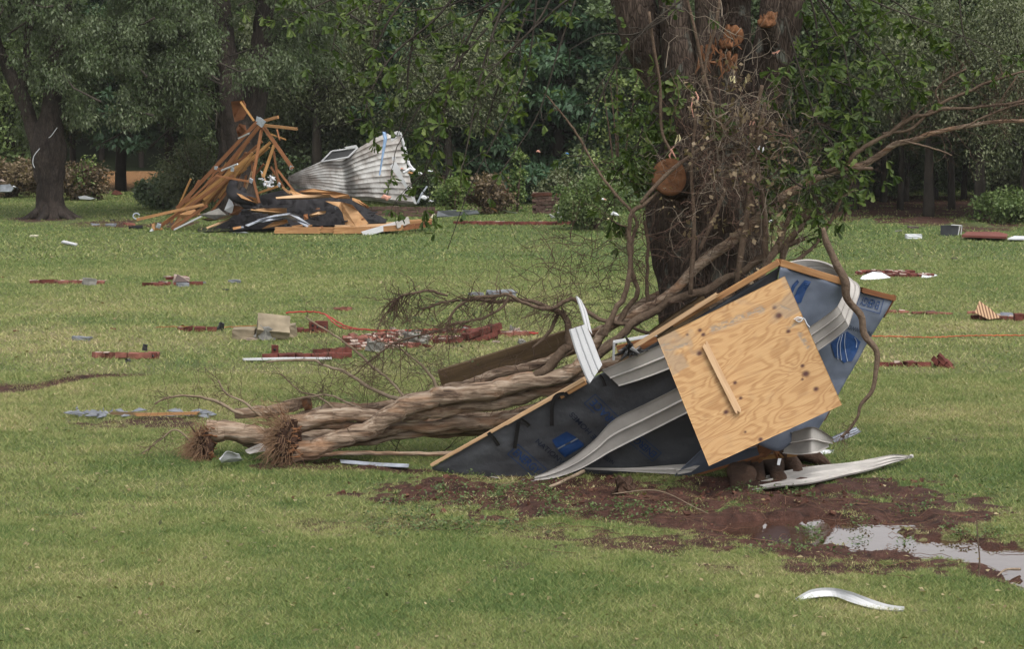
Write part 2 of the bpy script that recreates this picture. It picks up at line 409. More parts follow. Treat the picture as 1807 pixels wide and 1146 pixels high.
def masks(x, y):
    x = np.asarray(x, float); y = np.asarray(y, float)
    px, py = proj0(x, np.maximum(y, 9.))
    w1 = (fbm(x*1.6, y*1.6, 3)-.5)*2.6; w2 = (fbm(x*6, y*6, 9)-.5)*2.6+(vn(x*17, y*17, 11)-.5)*.7
    far = np.clip((y-26)/20, 0, 1)
    d = blob(px, py, DIRT, w1+w2)
    wa = blob(px, py, WATER, (fbm(x*2.3, y*2.3, 31)-.5)*1.5+(fbm(x*8, y*8, 33)-.5)*1.5)
    # tyre rut cut into the lawn on the left
    ry = 686-px*.115+4*np.sin(px*.03); rut = np.clip(1.4-abs(py-ry)/(9-.022*np.clip(px, -300, 290)), 0, 1)*(px < 290)*np.clip((300-px)/80, 0, 1)*(y > 10)
    return d, wa, np.clip(rut, 0, 1), px, py
def height(x, y, ms=None):
    d, wa, rut, px, py = ms if ms is not None else masks(x, y)
    h = (fbm(x*.35, y*.35, 51)-.5)*.07*np.clip((60-y)/30, 0, 1)+(fbm(np.asarray(x)*3, np.asarray(y)*3, 52)-.5)*.018
    h = h+d*((fbm(np.asarray(x)*5, np.asarray(y)*5, 54, 5)-.55)*.13+(fbm(np.asarray(x)*1.6, np.asarray(y)*1.6, 57, 2)-.5)*.07)
    low = np.clip(wa*2.2, 0, 1); h = h*(1-low)-low*.07
    h = h-rut*.085
    return h
def dryness(x, y):
    a = fbm(x*.45, y*.45, 71, 5); b = fbm(x*2.2, y*2.2, 73, 4)
    band = np.exp(-((y-33)/9.)**2)*.22+np.exp(-((y-26)/3.)**2)*.04
    left = np.clip((-x-1)/8, 0, 1)*.08
    c = fbm(x*.12, y*.5, 78, 3)
    return np.clip(((a-.5)*1.1+(b-.5)*.8)*np.clip(1.3-y/60, .35, 1)+.26-.10*np.clip((y-42)/15, 0, 1)+band+left*(y > 22), 0, 1)
def axis(lo, hi, step, a, b, g=1.12):
    m = list(np.arange(lo, hi+1e-6, step)); s = step
    while m[-1] < b: s *= g; m.append(m[-1]+s)
    s = step; h = []
    q = lo
    while q > a: s *= g; q -= s; h.append(q)
    return np.array(h[::-1]+m)
xs = axis(-6, 7, .055, -700, 700); ys = axis(14, 24, .05, -120, 132, 1.05)
XX, YY = np.meshgrid(xs, ys); ms = masks(XX, YY); ZZ = height(XX, YY, ms)
# the lawn falls away gently into the flooded ground at its far left edge
def farfall(x, y): return -np.clip((y-86-np.clip(x+6, 0, 60)*3)/8, 0, 1)*.9*(x < 5)
ZZ = ZZ+farfall(XX, YY)
nx = len(xs); ny = len(ys); I = np.arange(nx*ny).reshape(ny, nx)
Fg = np.stack([I[:-1, :-1], I[:-1, 1:], I[1:, 1:], I[1:, :-1]], -1).reshape(-1, 4)
def _ground():
    t = NT('lawn_soil'); v = t.co((1, 1, 1)); d = t.attr('dirt'); dr = t.attr('dry')
    n = t.noise(v, 7, 6, .3, .65); n2 = t.noise(v, 38, 4, .2, .6)
    gr = t.ramp(dr, [(.1, (.085, .130, .040)), (.45, (.15, .165, .062)), (.9, (.27, .22, .12))])
    gr = t.mix(t.ramp(n2, [(.35, (0, 0, 0)), (.7, (.6, .6, .6))]), gr, (.06, .05, .025))
    mud = t.ramp(n, [(.30, (.018, .009, .007)), (.46, (.055, .025, .018)), (.62, (.090, .042, .031)), (.8, (.17, .095, .066))])
    k = t.math('ADD', d, t.math('MULTIPLY', t.math('SUBTRACT', n2, .5), .9)); k = t.ramp(k, [(.36, (0, 0, 0)), (.5, (1, 1, 1))])
    c = t.mix(k, gr, mud)
    n3 = t.noise(v, 60, 3); t.bump(t.math('ADD', n, n3), .9, .05)
    return t.col(c, .85, .2)
M['soil'] = _ground()
me = npmesh('lawn', np.stack([XX, YY, ZZ], -1).reshape(-1, 3), Fg, M['soil'], {'dirt': np.maximum(ms[0], ms[2]*1.5).ravel(), 'dry': dryness(XX, YY).ravel()}, smooth=True)
tag(link('ground', me), kind='structure')

# hill added behind the woods to block sky showing through gaps
def hill():
    X, Y = np.meshgrid(np.linspace(-300, 300, 90), np.concatenate([np.linspace(125, 196, 30), np.linspace(190, 900, 30)]))
    Z = -1.0+np.clip((Y-127)*.33, 0, 30)+fbm(X*.05, Y*.05, 5)*3*np.clip((Y-126)/20, 0, 1)+.4*np.clip(1-(Y-125)/3, 0, 1)
    I = np.arange(X.size).reshape(X.shape); Fq = np.stack([I[:-1, :-1], I[:-1, 1:], I[1:, 1:], I[1:, :-1]], -1).reshape(-1, 4)
    m = m_plain('backing_slope', (.022, .03, .014), .95, .5, .6, .05, .5)
    tag(link('added_backing_hill', npmesh('added_backing_hill', np.stack([X, Y, Z], -1).reshape(-1, 3), Fq, m, smooth=True)), kind='structure')
hill()

def _water(name, c, rough, wav, sc_):
    t = NT(name); n = t.noise(t.co((1, 1, 1)), sc_, 3); t.bump(n, wav, .01); t.b.inputs['IOR'].default_value = 1.333
    t.col(c, rough, .5); return t.m
def puddle():
    xs_ = np.linspace(1.2, 8.4, 60); ys_ = np.linspace(15.6, 19.8, 40); X, Y = np.meshgrid(xs_, ys_)
    d, wa, rut, px, py = masks(X, Y); I = np.arange(X.size).reshape(X.shape)
    Fq = np.stack([I[:-1, :-1], I[:-1, 1:], I[1:, 1:], I[1:, :-1]], -1).reshape(-1, 4)
    keep = (wa > .02).ravel()[Fq].any(1); V = np.stack([X, Y, X*0-.036], -1).reshape(-1, 3)
    tag(link('puddle_water', npmesh('puddle_water', V, Fq[keep], _water('muddy_puddle', (.055, .028, .020), .02, .10, 5), smooth=True)), kind='structure')
puddle()
mb = MB(); mb.add([(-90, 84, -.34), (8, 84, -.34), (8, 127, -.34), (-90, 127, -.34)], [(0, 1, 2, 3)])
tag(mb.build('flood_water', _water('silt_water', (.34, .185, .09), .25, .2, .8), loc=(0, 0, 0)), kind='structure')

# ---------------------------------------------------------------- grass, ground cover
rs = np.random.default_rng(7)
def blades(n, y0, y1, hh, ww, seed, wide=1.14):
    r = np.random.default_rng(seed)
    y = y0*(y1/y0)**r.random(n) if False else np.sqrt(y0**2+(y1**2-y0**2)*r.random(n))
    x = (r.random(n)*2-1)*(y*.2118*1.08+2.0)
    d, wa, rut, px, py = masks(x, y)
    k = r.random(n)
    cl = .55*fbm(x*5.5, y*5.5, 91, 3)+.45*fbm(x*1.7, y*2.6, 92, 3)
    dd = np.maximum(d, rut)
    keep = (wa < .03) & (k > np.clip(dd*1.9-.35, 0, .975)*np.clip(1.6-2.2*np.clip(fbm(x*3.3, y*3.3, 95, 3)-.5, 0, 1)*3, .55, 1)) & (k*.75 < .35+cl) & (farfall(x, y) > -.25)
    x, y, dd, cl = x[keep], y[keep], dd[keep], cl[keep]; n = len(x)
    z = height(x, y)
    dr = dryness(x, y)
    g = r.random(n)
    tint = np.clip(dr*.62+.30*(r.random(n)-.42)+.42*(g > .84)+dd*.2, 0, 1)
    hgt = hh*.74*(.5+.9*r.random(n))*(.42+1.1*cl)*(1-.45*np.clip(dd*1.5, 0, 1))
    a = r.random(n)*2*np.pi; lean = (.6+1.7*r.random(n))*hgt
    wv = 11*(.5+r.random(n))*0+ww*(.7+.7*r.random(n))
    b = r.random(n)*2*np.pi
    P0 = np.stack([x-np.cos(b)*wv/2, y-np.sin(b)*wv/2, z-.006], -1); P1 = np.stack([x+np.cos(b)*wv/2, y+np.sin(b)*wv/2, z-.006], -1)
    P2 = np.stack([x+np.cos(a)*lean, y+np.sin(a)*lean, z+hgt], -1)
    V = np.stack([P0, P1, P2], 1).reshape(-1, 3)
    return V, np.arange(3*n).reshape(-1, 3), np.repeat(tint, 3)
def _grass():
    t = NT('grass_blade'); a = t.attr('tint')
    c = t.ramp(a, [(0, (.090, .150, .038)), (.28, (.188, .235, .068)), (.6, (.325, .32, .125)), (1, (.58, .485, .285))])
    t.col(c, .55, .3); tr = t.n('BsdfTranslucent'); t.l(c, tr.inputs[0])
    mx = t.n('MixShader'); mx.inputs[0].default_value = .3; t.l(t.b.outputs[0], mx.inputs[1]); t.l(tr.outputs[0], mx.inputs[2]); t.l(mx.outputs[0], t.o.inputs[0])
    return t.m
M['grass'] = _grass()
Vs = []; Fs_ = []; Ts = []; o = 0
for args in ((640000, 12.5, 19, .036, .0055, 1), (540000, 19, 29, .042, .0075, 2), (350000, 29, 50, .052, .013, 3), (240000, 50, 92, .065, .026, 4)):
    V, Fq, T_ = blades(*args); Vs.append(V); Fs_.append(Fq+o); Ts.append(T_); o += len(V)
me = npmesh('lawn_grass', np.concatenate(Vs), np.concatenate(Fs_), M['grass'], {'tint': np.concatenate(Ts)})
tag(link('grass', me), 'short green and straw coloured lawn grass', 'grass', kind='stuff')
del Vs, Fs_, Ts
# broad-leaved weeds and clover round the mud and puddle
LEAF4 = [(0, 0, 0), (-.35, .45, .08), (0, 1, -.05), (.35, .45, .08)]; LEAF4F = [(0, 3, 2, 1)]
def weeds():
    r = np.random.default_rng(21); n = 2600
    px = r.uniform(650, 1830, n); py = r.uniform(840, 1060, n)
    gx = []; 
    for a, b in zip(px, py): g = G(a, b); gx.append((g.x, g.y))
    g = np.array(gx); d, wa, rut, _, _ = masks(g[:, 0], g[:, 1])
    cl = fbm(g[:, 0]*1.1, g[:, 1]*1.1, 97, 3)
    k = (wa < .08) & (d > .05) & (cl > .62); g = g[k]
    extra = np.array([(G(a, b).x, G(a, b).y) for a, b in [(1430,935),(1440,950),(1420,930),(1518,920),(1512,955),(1300,868),(1340,878),(1390,868),(1430,880),(880,885),(870,878),(1590,905),(1640,900),(1600,955)] for _ in range(6)])
    g = np.vstack([g, extra+r.normal(0, .05, extra.shape)]); m = len(g); L = 11
    c = np.repeat(g, L, 0)+r.normal(0, .035, (m*L, 2)); z = height(c[:, 0], c[:, 1]).clip(-.036)+r.random(m*L)*.06
    fw = np.stack([r.normal(0, 1, m*L), r.normal(0, 1, m*L), r.random(m*L)*.9], -1)
    V, Fq, ex = scatter(LEAF4, LEAF4F, np.stack([c[:, 0], c[:, 1], z], -1), fw, np.tile([0, 0, 1.], (m*L, 1))+r.normal(0, .3, (m*L, 3)), .012+.022*r.random(m*L), {'tint': np.clip(np.repeat(r.random(m), L)*.8+.3*r.random(m*L), 0, 1)})
    tag(link('weeds', npmesh('weeds', V, Fq, M['litter_green'], ex)), 'low broad-leaved weeds scattered round the mud and puddle', 'weeds', kind='stuff')
weeds()
def litter():
    """fine roots, dead stems and clods lying in the mud"""
    r = random.Random(5); mb = MB()
    for k in range(420):
        a = r.uniform(720, 1800); b = 850+abs(r.gauss(0, 1))*55+(a-1100)*.09*(a > 1250)
        g = G(a, b); d, wa, rut, _, _ = masks(np.array([g.x]), np.array([g.y]))
        if d[0] < .25 or (wa[0] > .1 and r.random() < .85): continue
        L = r.uniform(.06, .5); an = r.uniform(0, 6.28); pts = []
        x, y = g.x, g.y
        for i in range(7):
            z = max(float(height(np.array([x]), np.array([y]))[0]), -.036)+.008+r.uniform(0, .02)*(i % 2)
            pts.append((x, y, z)); an += r.uniform(-.5, .5); x += math.cos(an)*L/6; y += math.sin(an)*L/6
        mb.tube(pts, [r.uniform(.001, .0032)]*7, 4)
    tag(mb.build('root_litter', m_plain('mud_roots', (.105, .055, .036), .9, .55, 4), loc=(0, 0, 0)), 'thin reddish roots and stems strewn over the mud', 'litter', kind='stuff')
    mb = MB()
    for k in range(260):
        a = r.gauss(1180, 260); b = r.gauss(872, 22); 
        if b < 845: continue
        g = G(a, b); s = r.uniform(.008, .026); V = []; 
        z = float(height(np.array([g.x]), np.array([g.y]))[0])
        M_ = Matrix.Translation((g.x, g.y, z+s*.1)) @ Matrix.Rotation(r.uniform(0, 6), 4, (r.random(), r.random(), r.random()+.1))
        mb.box(M_, s*2, s*1.4, s*1.1, jit=s*.45)
    tag(mb.build('mud_clods', M['clay'], loc=(0, 0, 0)), 'clods of red clay torn up round the tree base', 'clods', kind='stuff')
litter()
def strewn():
    r = np.random.default_rng(61); n = 3600; y = 13+62*r.random(n)**1.6; x = (r.random(n)*2-1)*y*.235
    g = np.stack([x, y], -1); d, wa, rut, _, _ = masks(x, y); k = wa < .1; g = g[k]; n = len(g)
    z = height(g[:, 0], g[:, 1])+.012+.02*r.random(n); cl = fbm(g[:, 0]*.8, g[:, 1]*.8, 44, 3)
    big = 1+g[:, 1]/60
    V, Fq, ex = scatter(LEAF4, LEAF4F, np.stack([g[:, 0], g[:, 1], z], -1), r.normal(0, 1, (n, 3))*np.array([1, 1, .25]), np.tile([0, 0, 1.], (n, 1))+r.normal(0, .35, (n, 3)), (.016+.028*r.random(n))*big, {'tint': r.random(n)})
    m = m_leaf('fallen_leaf', (.06, .075, .03), (.17, .13, .06), (.36, .30, .17))
    tag(link('leaf_litter', npmesh('leaf_litter', V, Fq, m, ex)), 'dry leaves and flecks blown over the lawn', 'leaf litter', kind='stuff')
strewn()
# ================================================================ TREES
def rv(r, s=1.0): return Vector((r.gauss(0, s), r.gauss(0, s), r.gauss(0, s)))
def limb(mb, p, d, L, r0, rng, depth, ends, ns=6, wob=.16, grav=.0, mi=0, split=3, fall=.62, bump=0):
    n = max(4, int(L/.35)+2); pts = [Vector(p)]; d = Vector(d).normalized(); rad = [r0]
    for i in range(n):
        d = (d+rv(rng, wob)+Vector((0, 0, grav))).normalized(); pts.append(pts[-1]+d*L/n); rad.append(r0*(1-.62*(i+1)/n))
    mb.tube(pts, rad, ns, mi, bump=bump)
    if depth <= 0: ends.append((pts[-1], d)); ends.append((pts[len(pts)//2], d)); return
    for k in range(split):
        i = rng.randint(n//3, n); q = pts[i]; dd = (d*.6+rv(rng, .6)+Vector((0, 0, .12))).normalized()
        limb(mb, q, dd, L*fall*rng.uniform(.7, 1.2), rad[i]*.65, rng, depth-1, ends, max(4, ns-1), wob, grav, mi, split, fall)
    ends.append((pts[-1], d))
def leafcloud(cent, per, rad, flat, size, r, droop=0, tvar=.35, aspect=None):
    """leaves gathered in uneven clumps round the given centres; returns V,F,attrs"""
    cent = np.asarray(cent, float); m = len(cent); n = m*per
    cr = rad*(.5+.9*r.random(m)); u = r.normal(0, 1, (n, 3)); u /= np.linalg.norm(u, axis=1)[:, None]
    q = r.random(n)**.45; R_ = np.repeat(cr, per)*q
    lump = .6+.8*vn(u[:, 0]*2+np.repeat(np.arange(m), per)*3.1, u[:, 2]*2+u[:, 1], 5); R_ = R_*lump
    pos = np.repeat(cent, per, 0)+u*R_[:, None]*np.array([1, 1, flat])
    fw = u*.6+r.normal(0, .7, (n, 3)); fw[:, 2] -= droop
    nm = u*.5+np.array([0, 0, .8])+r.normal(0, .45, (n, 3))
    tint = np.clip(.5+(np.repeat(r.random(m), per)-.5)*tvar*1.2+(r.random(n)-.5)*.45, 0, 1)
    return scatter(aspect or LEAF4, LEAF4F, pos, fw, nm, size*(.6+.8*r.random(n)), {'tint': tint})
def cloud_obj(name, parts, mat, parent):
    o = 0; Vs = []; Fs = []; T_ = []
    for V, Fq, ex in parts: Vs.append(V); Fs.append(Fq+o); T_.append(ex['tint']); o += len(V)
    return link(name, npmesh(name, np.concatenate(Vs)-np.array(base(parent)), np.concatenate(Fs), mat, {'tint': np.concatenate(T_)}), parent)
M['leaf_silver'] = m_leaf('silver_leaf', (.030, .052, .018), (.066, .096, .036), (.15, .175, .105), back=(.15, .18, .115))
M['leaf_mid'] = m_leaf('mid_green_leaf', (.046, .082, .024), (.105, .150, .048), (.195, .24, .10))
M['leaf_dark'] = m_leaf('dark_green_leaf', (.030, .052, .022), (.070, .102, .044), (.145, .185, .090))
M['leaf_pine'] = m_leaf('pine_needle', (.026, .058, .030), (.052, .104, .054), (.105, .170, .090))
M['leaf_olive'] = m_leaf('olive_leaf', (.048, .060, .028), (.100, .118, .056), (.20, .215, .13))
M['leaf_lime'] = m_leaf('lime_leaf', (.045, .085, .018), (.09, .14, .035), (.19, .235, .08))
M['leaf_pale'] = m_leaf('pale_shrub_leaf', (.05, .08, .035), (.11, .15, .08), (.25, .29, .20))
M['leaf_oak'] = m_leaf('oak_leaf', (.024, .048, .008), (.062, .100, .018), (.15, .19, .055), trans=.35)
M['dead_brush'] = m_leaf('dead_brush', (.06, .042, .025), (.12, .085, .05), (.25, .19, .12))
NEEDLE = [(-.05, 0, 0), (.05, 0, 0), (.035, 1, .03), (-.035, 1, .03)]
SLIM = [(0, 0, 0), (-.2, .45, .06), (0, 1, -.08), (.2, .45, .06)]

def tree_proto(seed, h, rad, cb, leaf, nclump, per, size, name, crad=.75, flat=.75, droop=0, conifer=False, trunk_r=.17, bark='bark_dark', asp=None, tvar=.35):
    """one background tree: trunk (with limbs) and crown"""
    rr = random.Random(seed); r = np.random.default_rng(seed)
    root = empty(name, (0, 0, 0), None, 'tree')
    mb = MB(); top = h*(.96 if conifer else .72); lx = rr.uniform(-.3, .3); pts = [(lx*(t**2)*h*.15, rr.uniform(-.05, .05), t*top-.1) for t in np.linspace(0, 1, 9)]
    mb.tube(pts, [trunk_r*(1.25-t*1.1)+.02 for t in np.linspace(0, 1, 9)], 8)
    cent = []
    if conifer:
        nb = nclump//3
        for k in range(nb):
            z = cb+(h-cb)*(k+rr.random())/nb; rr_ = rad*(1-(z-cb)/(h-cb))**.8*rr.uniform(.7, 1.1)+.2; a = rr.uniform(0, 6.28)
            e = Vector((math.cos(a)*rr_, math.sin(a)*rr_, z-.15*rr_+.1))
            mb.tube([(0, 0, z), tuple((Vector((0, 0, z))+e)/2+Vector((0, 0, .1))), tuple(e)], [.04, .03, .01], 4)
            for f in (.38, .68, .98): cent.append((e.x*f+rr.gauss(0, .1), e.y*f+rr.gauss(0, .1), z+(e.z-z)*f))
    else:
        nl = 11
        for k in range(nl):
            z = cb*.8+(top-cb*.8)*(k+.5)/nl; a = k*2.4+rr.uniform(-.4, .4); d = (math.cos(a), math.sin(a), rr.uniform(.2, .9)); ends = []
            limb(mb, (lx*((z/top)**2)*h*.15, 0, z), d, rad*rr.uniform(.5, .85), trunk_r*.4, rr, 1, ends, 5)
            cent += [tuple(e[0]) for e in ends]
        while len(cent) < nclump:
            u = Vector((rr.gauss(0, 1), rr.gauss(0, 1), rr.gauss(0, 1))).normalized()*rr.random()**.3
            cz = (cb+h)/2; p = (u.x*rad, u.y*rad, cz+u.z*(h-cb)/2)
            if fbm(np.array([p[0]*.6+seed]), np.array([p[2]*.6]), seed, 2)[0] > .42: cent.append(p)
        rr.shuffle(cent); cent = cent[:nclump]
    link('trunk', mb.mesh('trunk', M[bark], True), root)
    cloud_obj('crown', [leafcloud(cent, per, crad, flat, size, r, droop, tvar, asp)], M[leaf], root)
    return root
def copy_tree(root, loc, rotz, s, sz, label, group, name=None):
    c = root.copy(); COL.objects.link(c); c.location = loc; c.rotation_euler = (0, 0, rotz); c.scale = (s, s, sz)
    if name: c.name = name
    for ch in root.children:
        d = ch.copy(); COL.objects.link(d); d.parent = c
    c['label'] = label; c['group'] = group
    return c
GRP = 'trees of the wood edge'
PROT = {
 'dark': tree_proto(11, 9, 3.0, 1.6, 'leaf_dark', 150, 190, .15, 'dark_tree'),
 'dark2': tree_proto(12, 9, 3.2, .8, 'leaf_dark', 160, 190, .14, 'dark_tree'),
 'mid': tree_proto(13, 9, 2.8, 1.0, 'leaf_mid', 150, 200, .13, 'leafy_tree'),
 'olive': tree_proto(14, 8, 2.6, .7, 'leaf_olive', 150, 200, .12, 'olive_tree', tvar=.6),
 'pine': tree_proto(15, 10, 3.1, .5, 'leaf_pine', 330, 130, .26, 'cedar_tree', .5, .32, .25, True, .16, asp=SLIM),
 'pine_high': tree_proto(17, 10, 3.1, 2.6, 'leaf_pine', 300, 130, .26, 'cedar_tree', .5, .32, .25, True, .16, asp=SLIM),
 'dark_high': tree_proto(18, 9, 3.2, 3.1, 'leaf_dark', 150, 190, .15, 'dark_tree', trunk_r=.09),
 'vine': tree_proto(16, 8, 2.7, 2.9, 'leaf_olive', 150, 150, .13, 'bare_limbed_tree', .65, 1.5, .8, asp=SLIM, tvar=.7),
}
used = set()
# (kind, photo x, distance, scale, label)
EDGE = [
 ('pine_high', 215, 96, 1.15, 'broad dark cedar with level boughs above the flood water'), ('pine_high', 300, 93, 1.0, 'cedar with drooping boughs right of the flood water gap'),
 ('dark2', 20, 92, 1.1, 'dark tree at the far left edge behind the forked tree'), ('mid', -60, 88, 1.1, 'green tree just past the left edge of the lawn'),
 ('dark_high', 130, 101, 1.2, 'dark tree rising behind the forked lawn tree'), ('dark_high', 75, 97, 1.1, 'green tree between the forked tree trunks and the water'), ('dark_high', 345, 97, 1.15, 'green tree behind the olive brown bush'),
 ('dark2', 430, 88, 1.1, 'dark tree straight behind the wrecked truss heap'), ('dark', 515, 90, 1.15, 'dark tree between truss heap and metal siding'),
 ('vine', 560, 80, .95, 'bare limbed tree left of the white siding wall'), ('olive', 620, 84, 1.1, 'grey green tree above the white siding wall'), ('olive', 520, 84, 1.15, 'grey green tree behind the truss peak'),
 ('dark2', 690, 86, 1.1, 'very dark tree above the right end of the siding'), ('mid', 660, 93, 1.2, 'tall green tree over the siding wall'),
 ('pine', 775, 80, .95, 'dusky cedar left of the ivy covered stump'), ('dark', 755, 90, 1.2, 'dark tree behind the dusky cedar'), ('vine', 790, 76, .8, 'thin bare stemmed tree in front of the dusky cedar'),
 ('pine', 880, 82, 1.1, 'blue green cedar behind the ivy column'), ('pine', 985, 80, 1.05, 'blue green cedar right of the ivy column'), ('dark2', 930, 88, 1.2, 'dark tree between the two blue green cedars'),
 ('mid', 840, 95, 1.25, 'green treetop far behind the cedars'), ('olive', 1060, 82, .9, 'olive tree below the yellow green crown'), ('dark2', 1035, 90, 1.2, 'dark tree left of the big trunk'),
 ('dark', 1130, 80, 1.0, 'dark tree directly left behind the big trunk'), ('pine', 1180, 86, 1.1, 'cedar hidden mostly behind the big trunk'), ('dark2', 1290, 82, 1.1, 'dark tree behind the forks of the big trunk'),
 ('dark', 1370, 84, 1.1, 'dark tree right behind the big trunk'), ('dark_high', 1440, 76, .95, 'dark tree just right of the big trunk'), ('dark_high', 1510, 74, .9, 'dark tree over the deepest shade on the right'),
 ('dark_high', 1590, 74, .9, 'dark tree behind the long bare branch'), ('vine', 1640, 69, .8, 'drooping grey twigged tree at the right wood edge'), ('vine', 1730, 68, .82, 'drooping olive tree above the charcoal box'),
 ('dark_high', 1680, 74, .9, 'dark tree behind the drooping olive tree'), ('dark_high', 1770, 73, .9, 'dark tree near the right edge of the photo'), ('vine', 1810, 67, .8, 'drooping tree at the very right edge'), ('olive', 1860, 70, .85, 'olive tree just past the right edge'),
 ('dark_high', 1560, 80, 1.0, 'second row dark tree over the long branch'), ('dark_high', 1650, 82, 1.0, 'second row dark tree right of the long branch fork'), ('dark_high', 1760, 82, 1.0, 'second row dark tree at the right'), ('dark2', 1850, 80, 1.0, 'second row tree past the right edge'),
 ('mid', 600, 99, 1.3, 'tall green tree far behind the siding wall'), ('dark_high', 250, 129, 1.3, 'dark tree on the far bank of the flood water'), ('mid', 460, 100, 1.3, 'tall green tree far behind the truss heap'),
 ('dark', -20, 104, 1.25, 'dark tree on the far bank at left'), ('dark', 710, 99, 1.3, 'tall dark tree far behind the siding'), ('dark_high', 180, 130, 1.3, 'dark tree at the back of the flooded gap'), ('dark_high', 330, 128, 1.25, 'dark tree at the back right of the flooded gap'),
 ('dark', 1500, 88, 1.1, 'back row dark tree behind the bare branch'), ('dark2', 1250, 92, 1.3, 'back row tree behind the big trunk'), ('dark', 950, 98, 1.35, 'back row tree behind the cedars'), ('dark', 1120, 96, 1.3, 'back row tree left of the big trunk'),
 ('dark', 1390, 94, 1.2, 'back row tree right of the big trunk'), ('dark2', 1610, 90, 1.1, 'back row tree over the dark hollow'), ('dark2', 1455, 83, .55, 'low dark tree in the hollow nearest the big trunk'), ('dark2', 1500, 81, .5, 'second low dark tree in the hollow from the big trunk'), ('dark2', 1548, 83, .55, 'low dark tree in the hollow below the branch fork'), ('dark2', 1600, 80, .5, 'low dark tree in the middle of the right hollow'), ('dark2', 1650, 83, .55, 'low dark tree in the hollow left of the olive trees'), ('dark2', 1702, 81, .5, 'low dark tree in the hollow behind the charcoal box'), ('dark2', 1755, 83, .55, 'low dark tree in the hollow above the red door'), ('dark2', 1810, 81, .5, 'low dark tree in the hollow at the right photo edge'),
 ('dark', 1720, 91, 1.1, 'back row tree behind the olive trees'), ('dark2', 1830, 90, 1.1, 'back row tree at the right edge'),
]
rt = random.Random(3)
for kind, px, Y, s, lab in EDGE:
    p = P(px, 300, Y); z = 0.0 if not (px < 345 and Y > 86) else -.7
    if kind not in used:
        used.add(kind); c = PROT[kind]; c.location = (p.x, Y, z); c.rotation_euler = (0, 0, rt.uniform(0, 6.28)); c.scale = (s, s, s); tag(c, lab, 'tree', GRP)
    else: copy_tree(PROT[kind], (p.x, Y, z), rt.uniform(0, 6.28), s*rt.uniform(.95, 1.05), s*rt.uniform(.92, 1.06), lab, GRP)

def woods():
    """the far wood reads as one mass of leaves"""
    r = np.random.default_rng(40); n = 1500
    x = r.uniform(-42, 42, n); y = r.uniform(103, 116, n)+(x < -11)*23; z = r.random(n)**.8*(13+3*vn(x*.2, y*.2, 4)*(x < 15))
    k = ~((z < 1.0) & (x < -11)); cent = np.stack([x, y, z], -1)[k]
    V, Fq, ex = leafcloud(cent, 95, 1.6, .8, .42, r, 0, .6)
    tag(link('far_woods', npmesh('far_woods', V, Fq, M['leaf_dark'], ex)), 'solid dark wood closing off the view behind the tree line', 'woods', kind='stuff')
woods()
def undergrowth():
    r = np.random.default_rng(41); P_ = []
    for k in range(560):
        a = r.uniform(380, 1900); Y = r.uniform(72, 84)+(a < 1000)*6; p = P(a, 300, Y); 
        if 1450 < a < 1900: Y = r.uniform(88, 98); p = P(a, 300, Y)
        P_.append((p.x, Y, r.uniform(.1, 1.7)*(.6 if Y < 76 else 1.2)))
    V, Fq, ex = leafcloud(P_, 110, .7, .7, .13, r, 0, .8)
    tag(link('undergrowth', npmesh('undergrowth', V, Fq, M['leaf_dark'], ex)), 'dark tangled undergrowth beneath the wood edge', 'undergrowth', kind='stuff')
undergrowth()

# ---- shrubs standing clear of the wood
def shrub(name, px, Y, h, rad, leaf, label, per=170, nc=40, size=.10, crad=.35, stems=6, z0=0, asp=None, droop=0, tvar=.5, cat='shrub', spray=0):
    rr = random.Random(px); r = np.random.default_rng(px); p = P(px, 300, Y); root = empty(name, (p.x, Y, z0), label, cat)
    cent = []; mb = MB()
    for k in range(stems):
        a = rr.uniform(0, 6.28); e = Vector((math.cos(a)*rad*.6, math.sin(a)*rad*.6, h*rr.uniform(.6, .9)))
        pts = [Vector((0, 0, 0)), e*.5+rv(rr, .08), e]; mb.tube([Vector((p.x, Y, z0))+q for q in pts], [.035, .025, .01], 4)
    for k in range(spray):
        a = rr.uniform(0, 6.28); e = Vector((math.cos(a)*rad*rr.uniform(.3, 1.25), math.sin(a)*rad*.9, h*rr.uniform(.5, 1.15)))
        mb.tube([Vector((p.x, Y, z0+.1)), Vector((p.x, Y, z0))+e*.55+Vector((0, 0, .12*h)), Vector((p.x, Y, z0))+e], [.015, .010, .004], 3)
    while len(cent) < nc:
        u = Vector((rr.gauss(0, 1), rr.gauss(0, 1), rr.gauss(0, 1))).normalized()*rr.random()**.35
        cent.append((p.x+u.x*rad, Y+u.y*rad, z0+max(.1, h*.5+u.z*h*.5)))
    mb.build('stems', M['twig'], root); cloud_obj('foliage', [leafcloud(cent, per, crad, .8, size, r, droop, tvar, asp)], M[leaf], root)
    return root
shrub('olive_bush', 352, 72, 2.1, 1.15, 'leaf_olive', 'dark olive brown bush with upright twigs left of the truss heap', 150, 60, .11, .4, 8, asp=SLIM, spray=50)
shrub('pale_shrub', 292, 74, 1.0, .95, 'leaf_pale', 'pale silvery leaved shrub beside the flood water', 150, 34, .10, .35)
shrub('brush_bush', 137, 81, 1.15, 1.0, 'dead_brush', 'low brown half dead bush right of the forked tree', 150, 40, .10, .4, spray=40)
shrub('brush_bush', 18, 83, 1.2, 1.1, 'dead_brush', 'brown brush heap left of the forked tree', 120, 40, .11, .4, spray=30)
shrub('green_sprig', 147, 80.5, 1.6, .35, 'leaf_lime', 'bright green sapling sprig above the brown bush', 60, 8, .10, .3)
shrub('leafy_bush', 1048, 62, 1.45, 1.0, 'leaf_mid', 'leafy green bush at the lawn edge left of the big trunk', 150, 46, .085, .33, spray=20)
shrub('leafy_bush', 798, 70, 1.35, .55, 'leaf_lime', 'small light green bush right of the siding wall', 90, 22, .085, .3, spray=12)
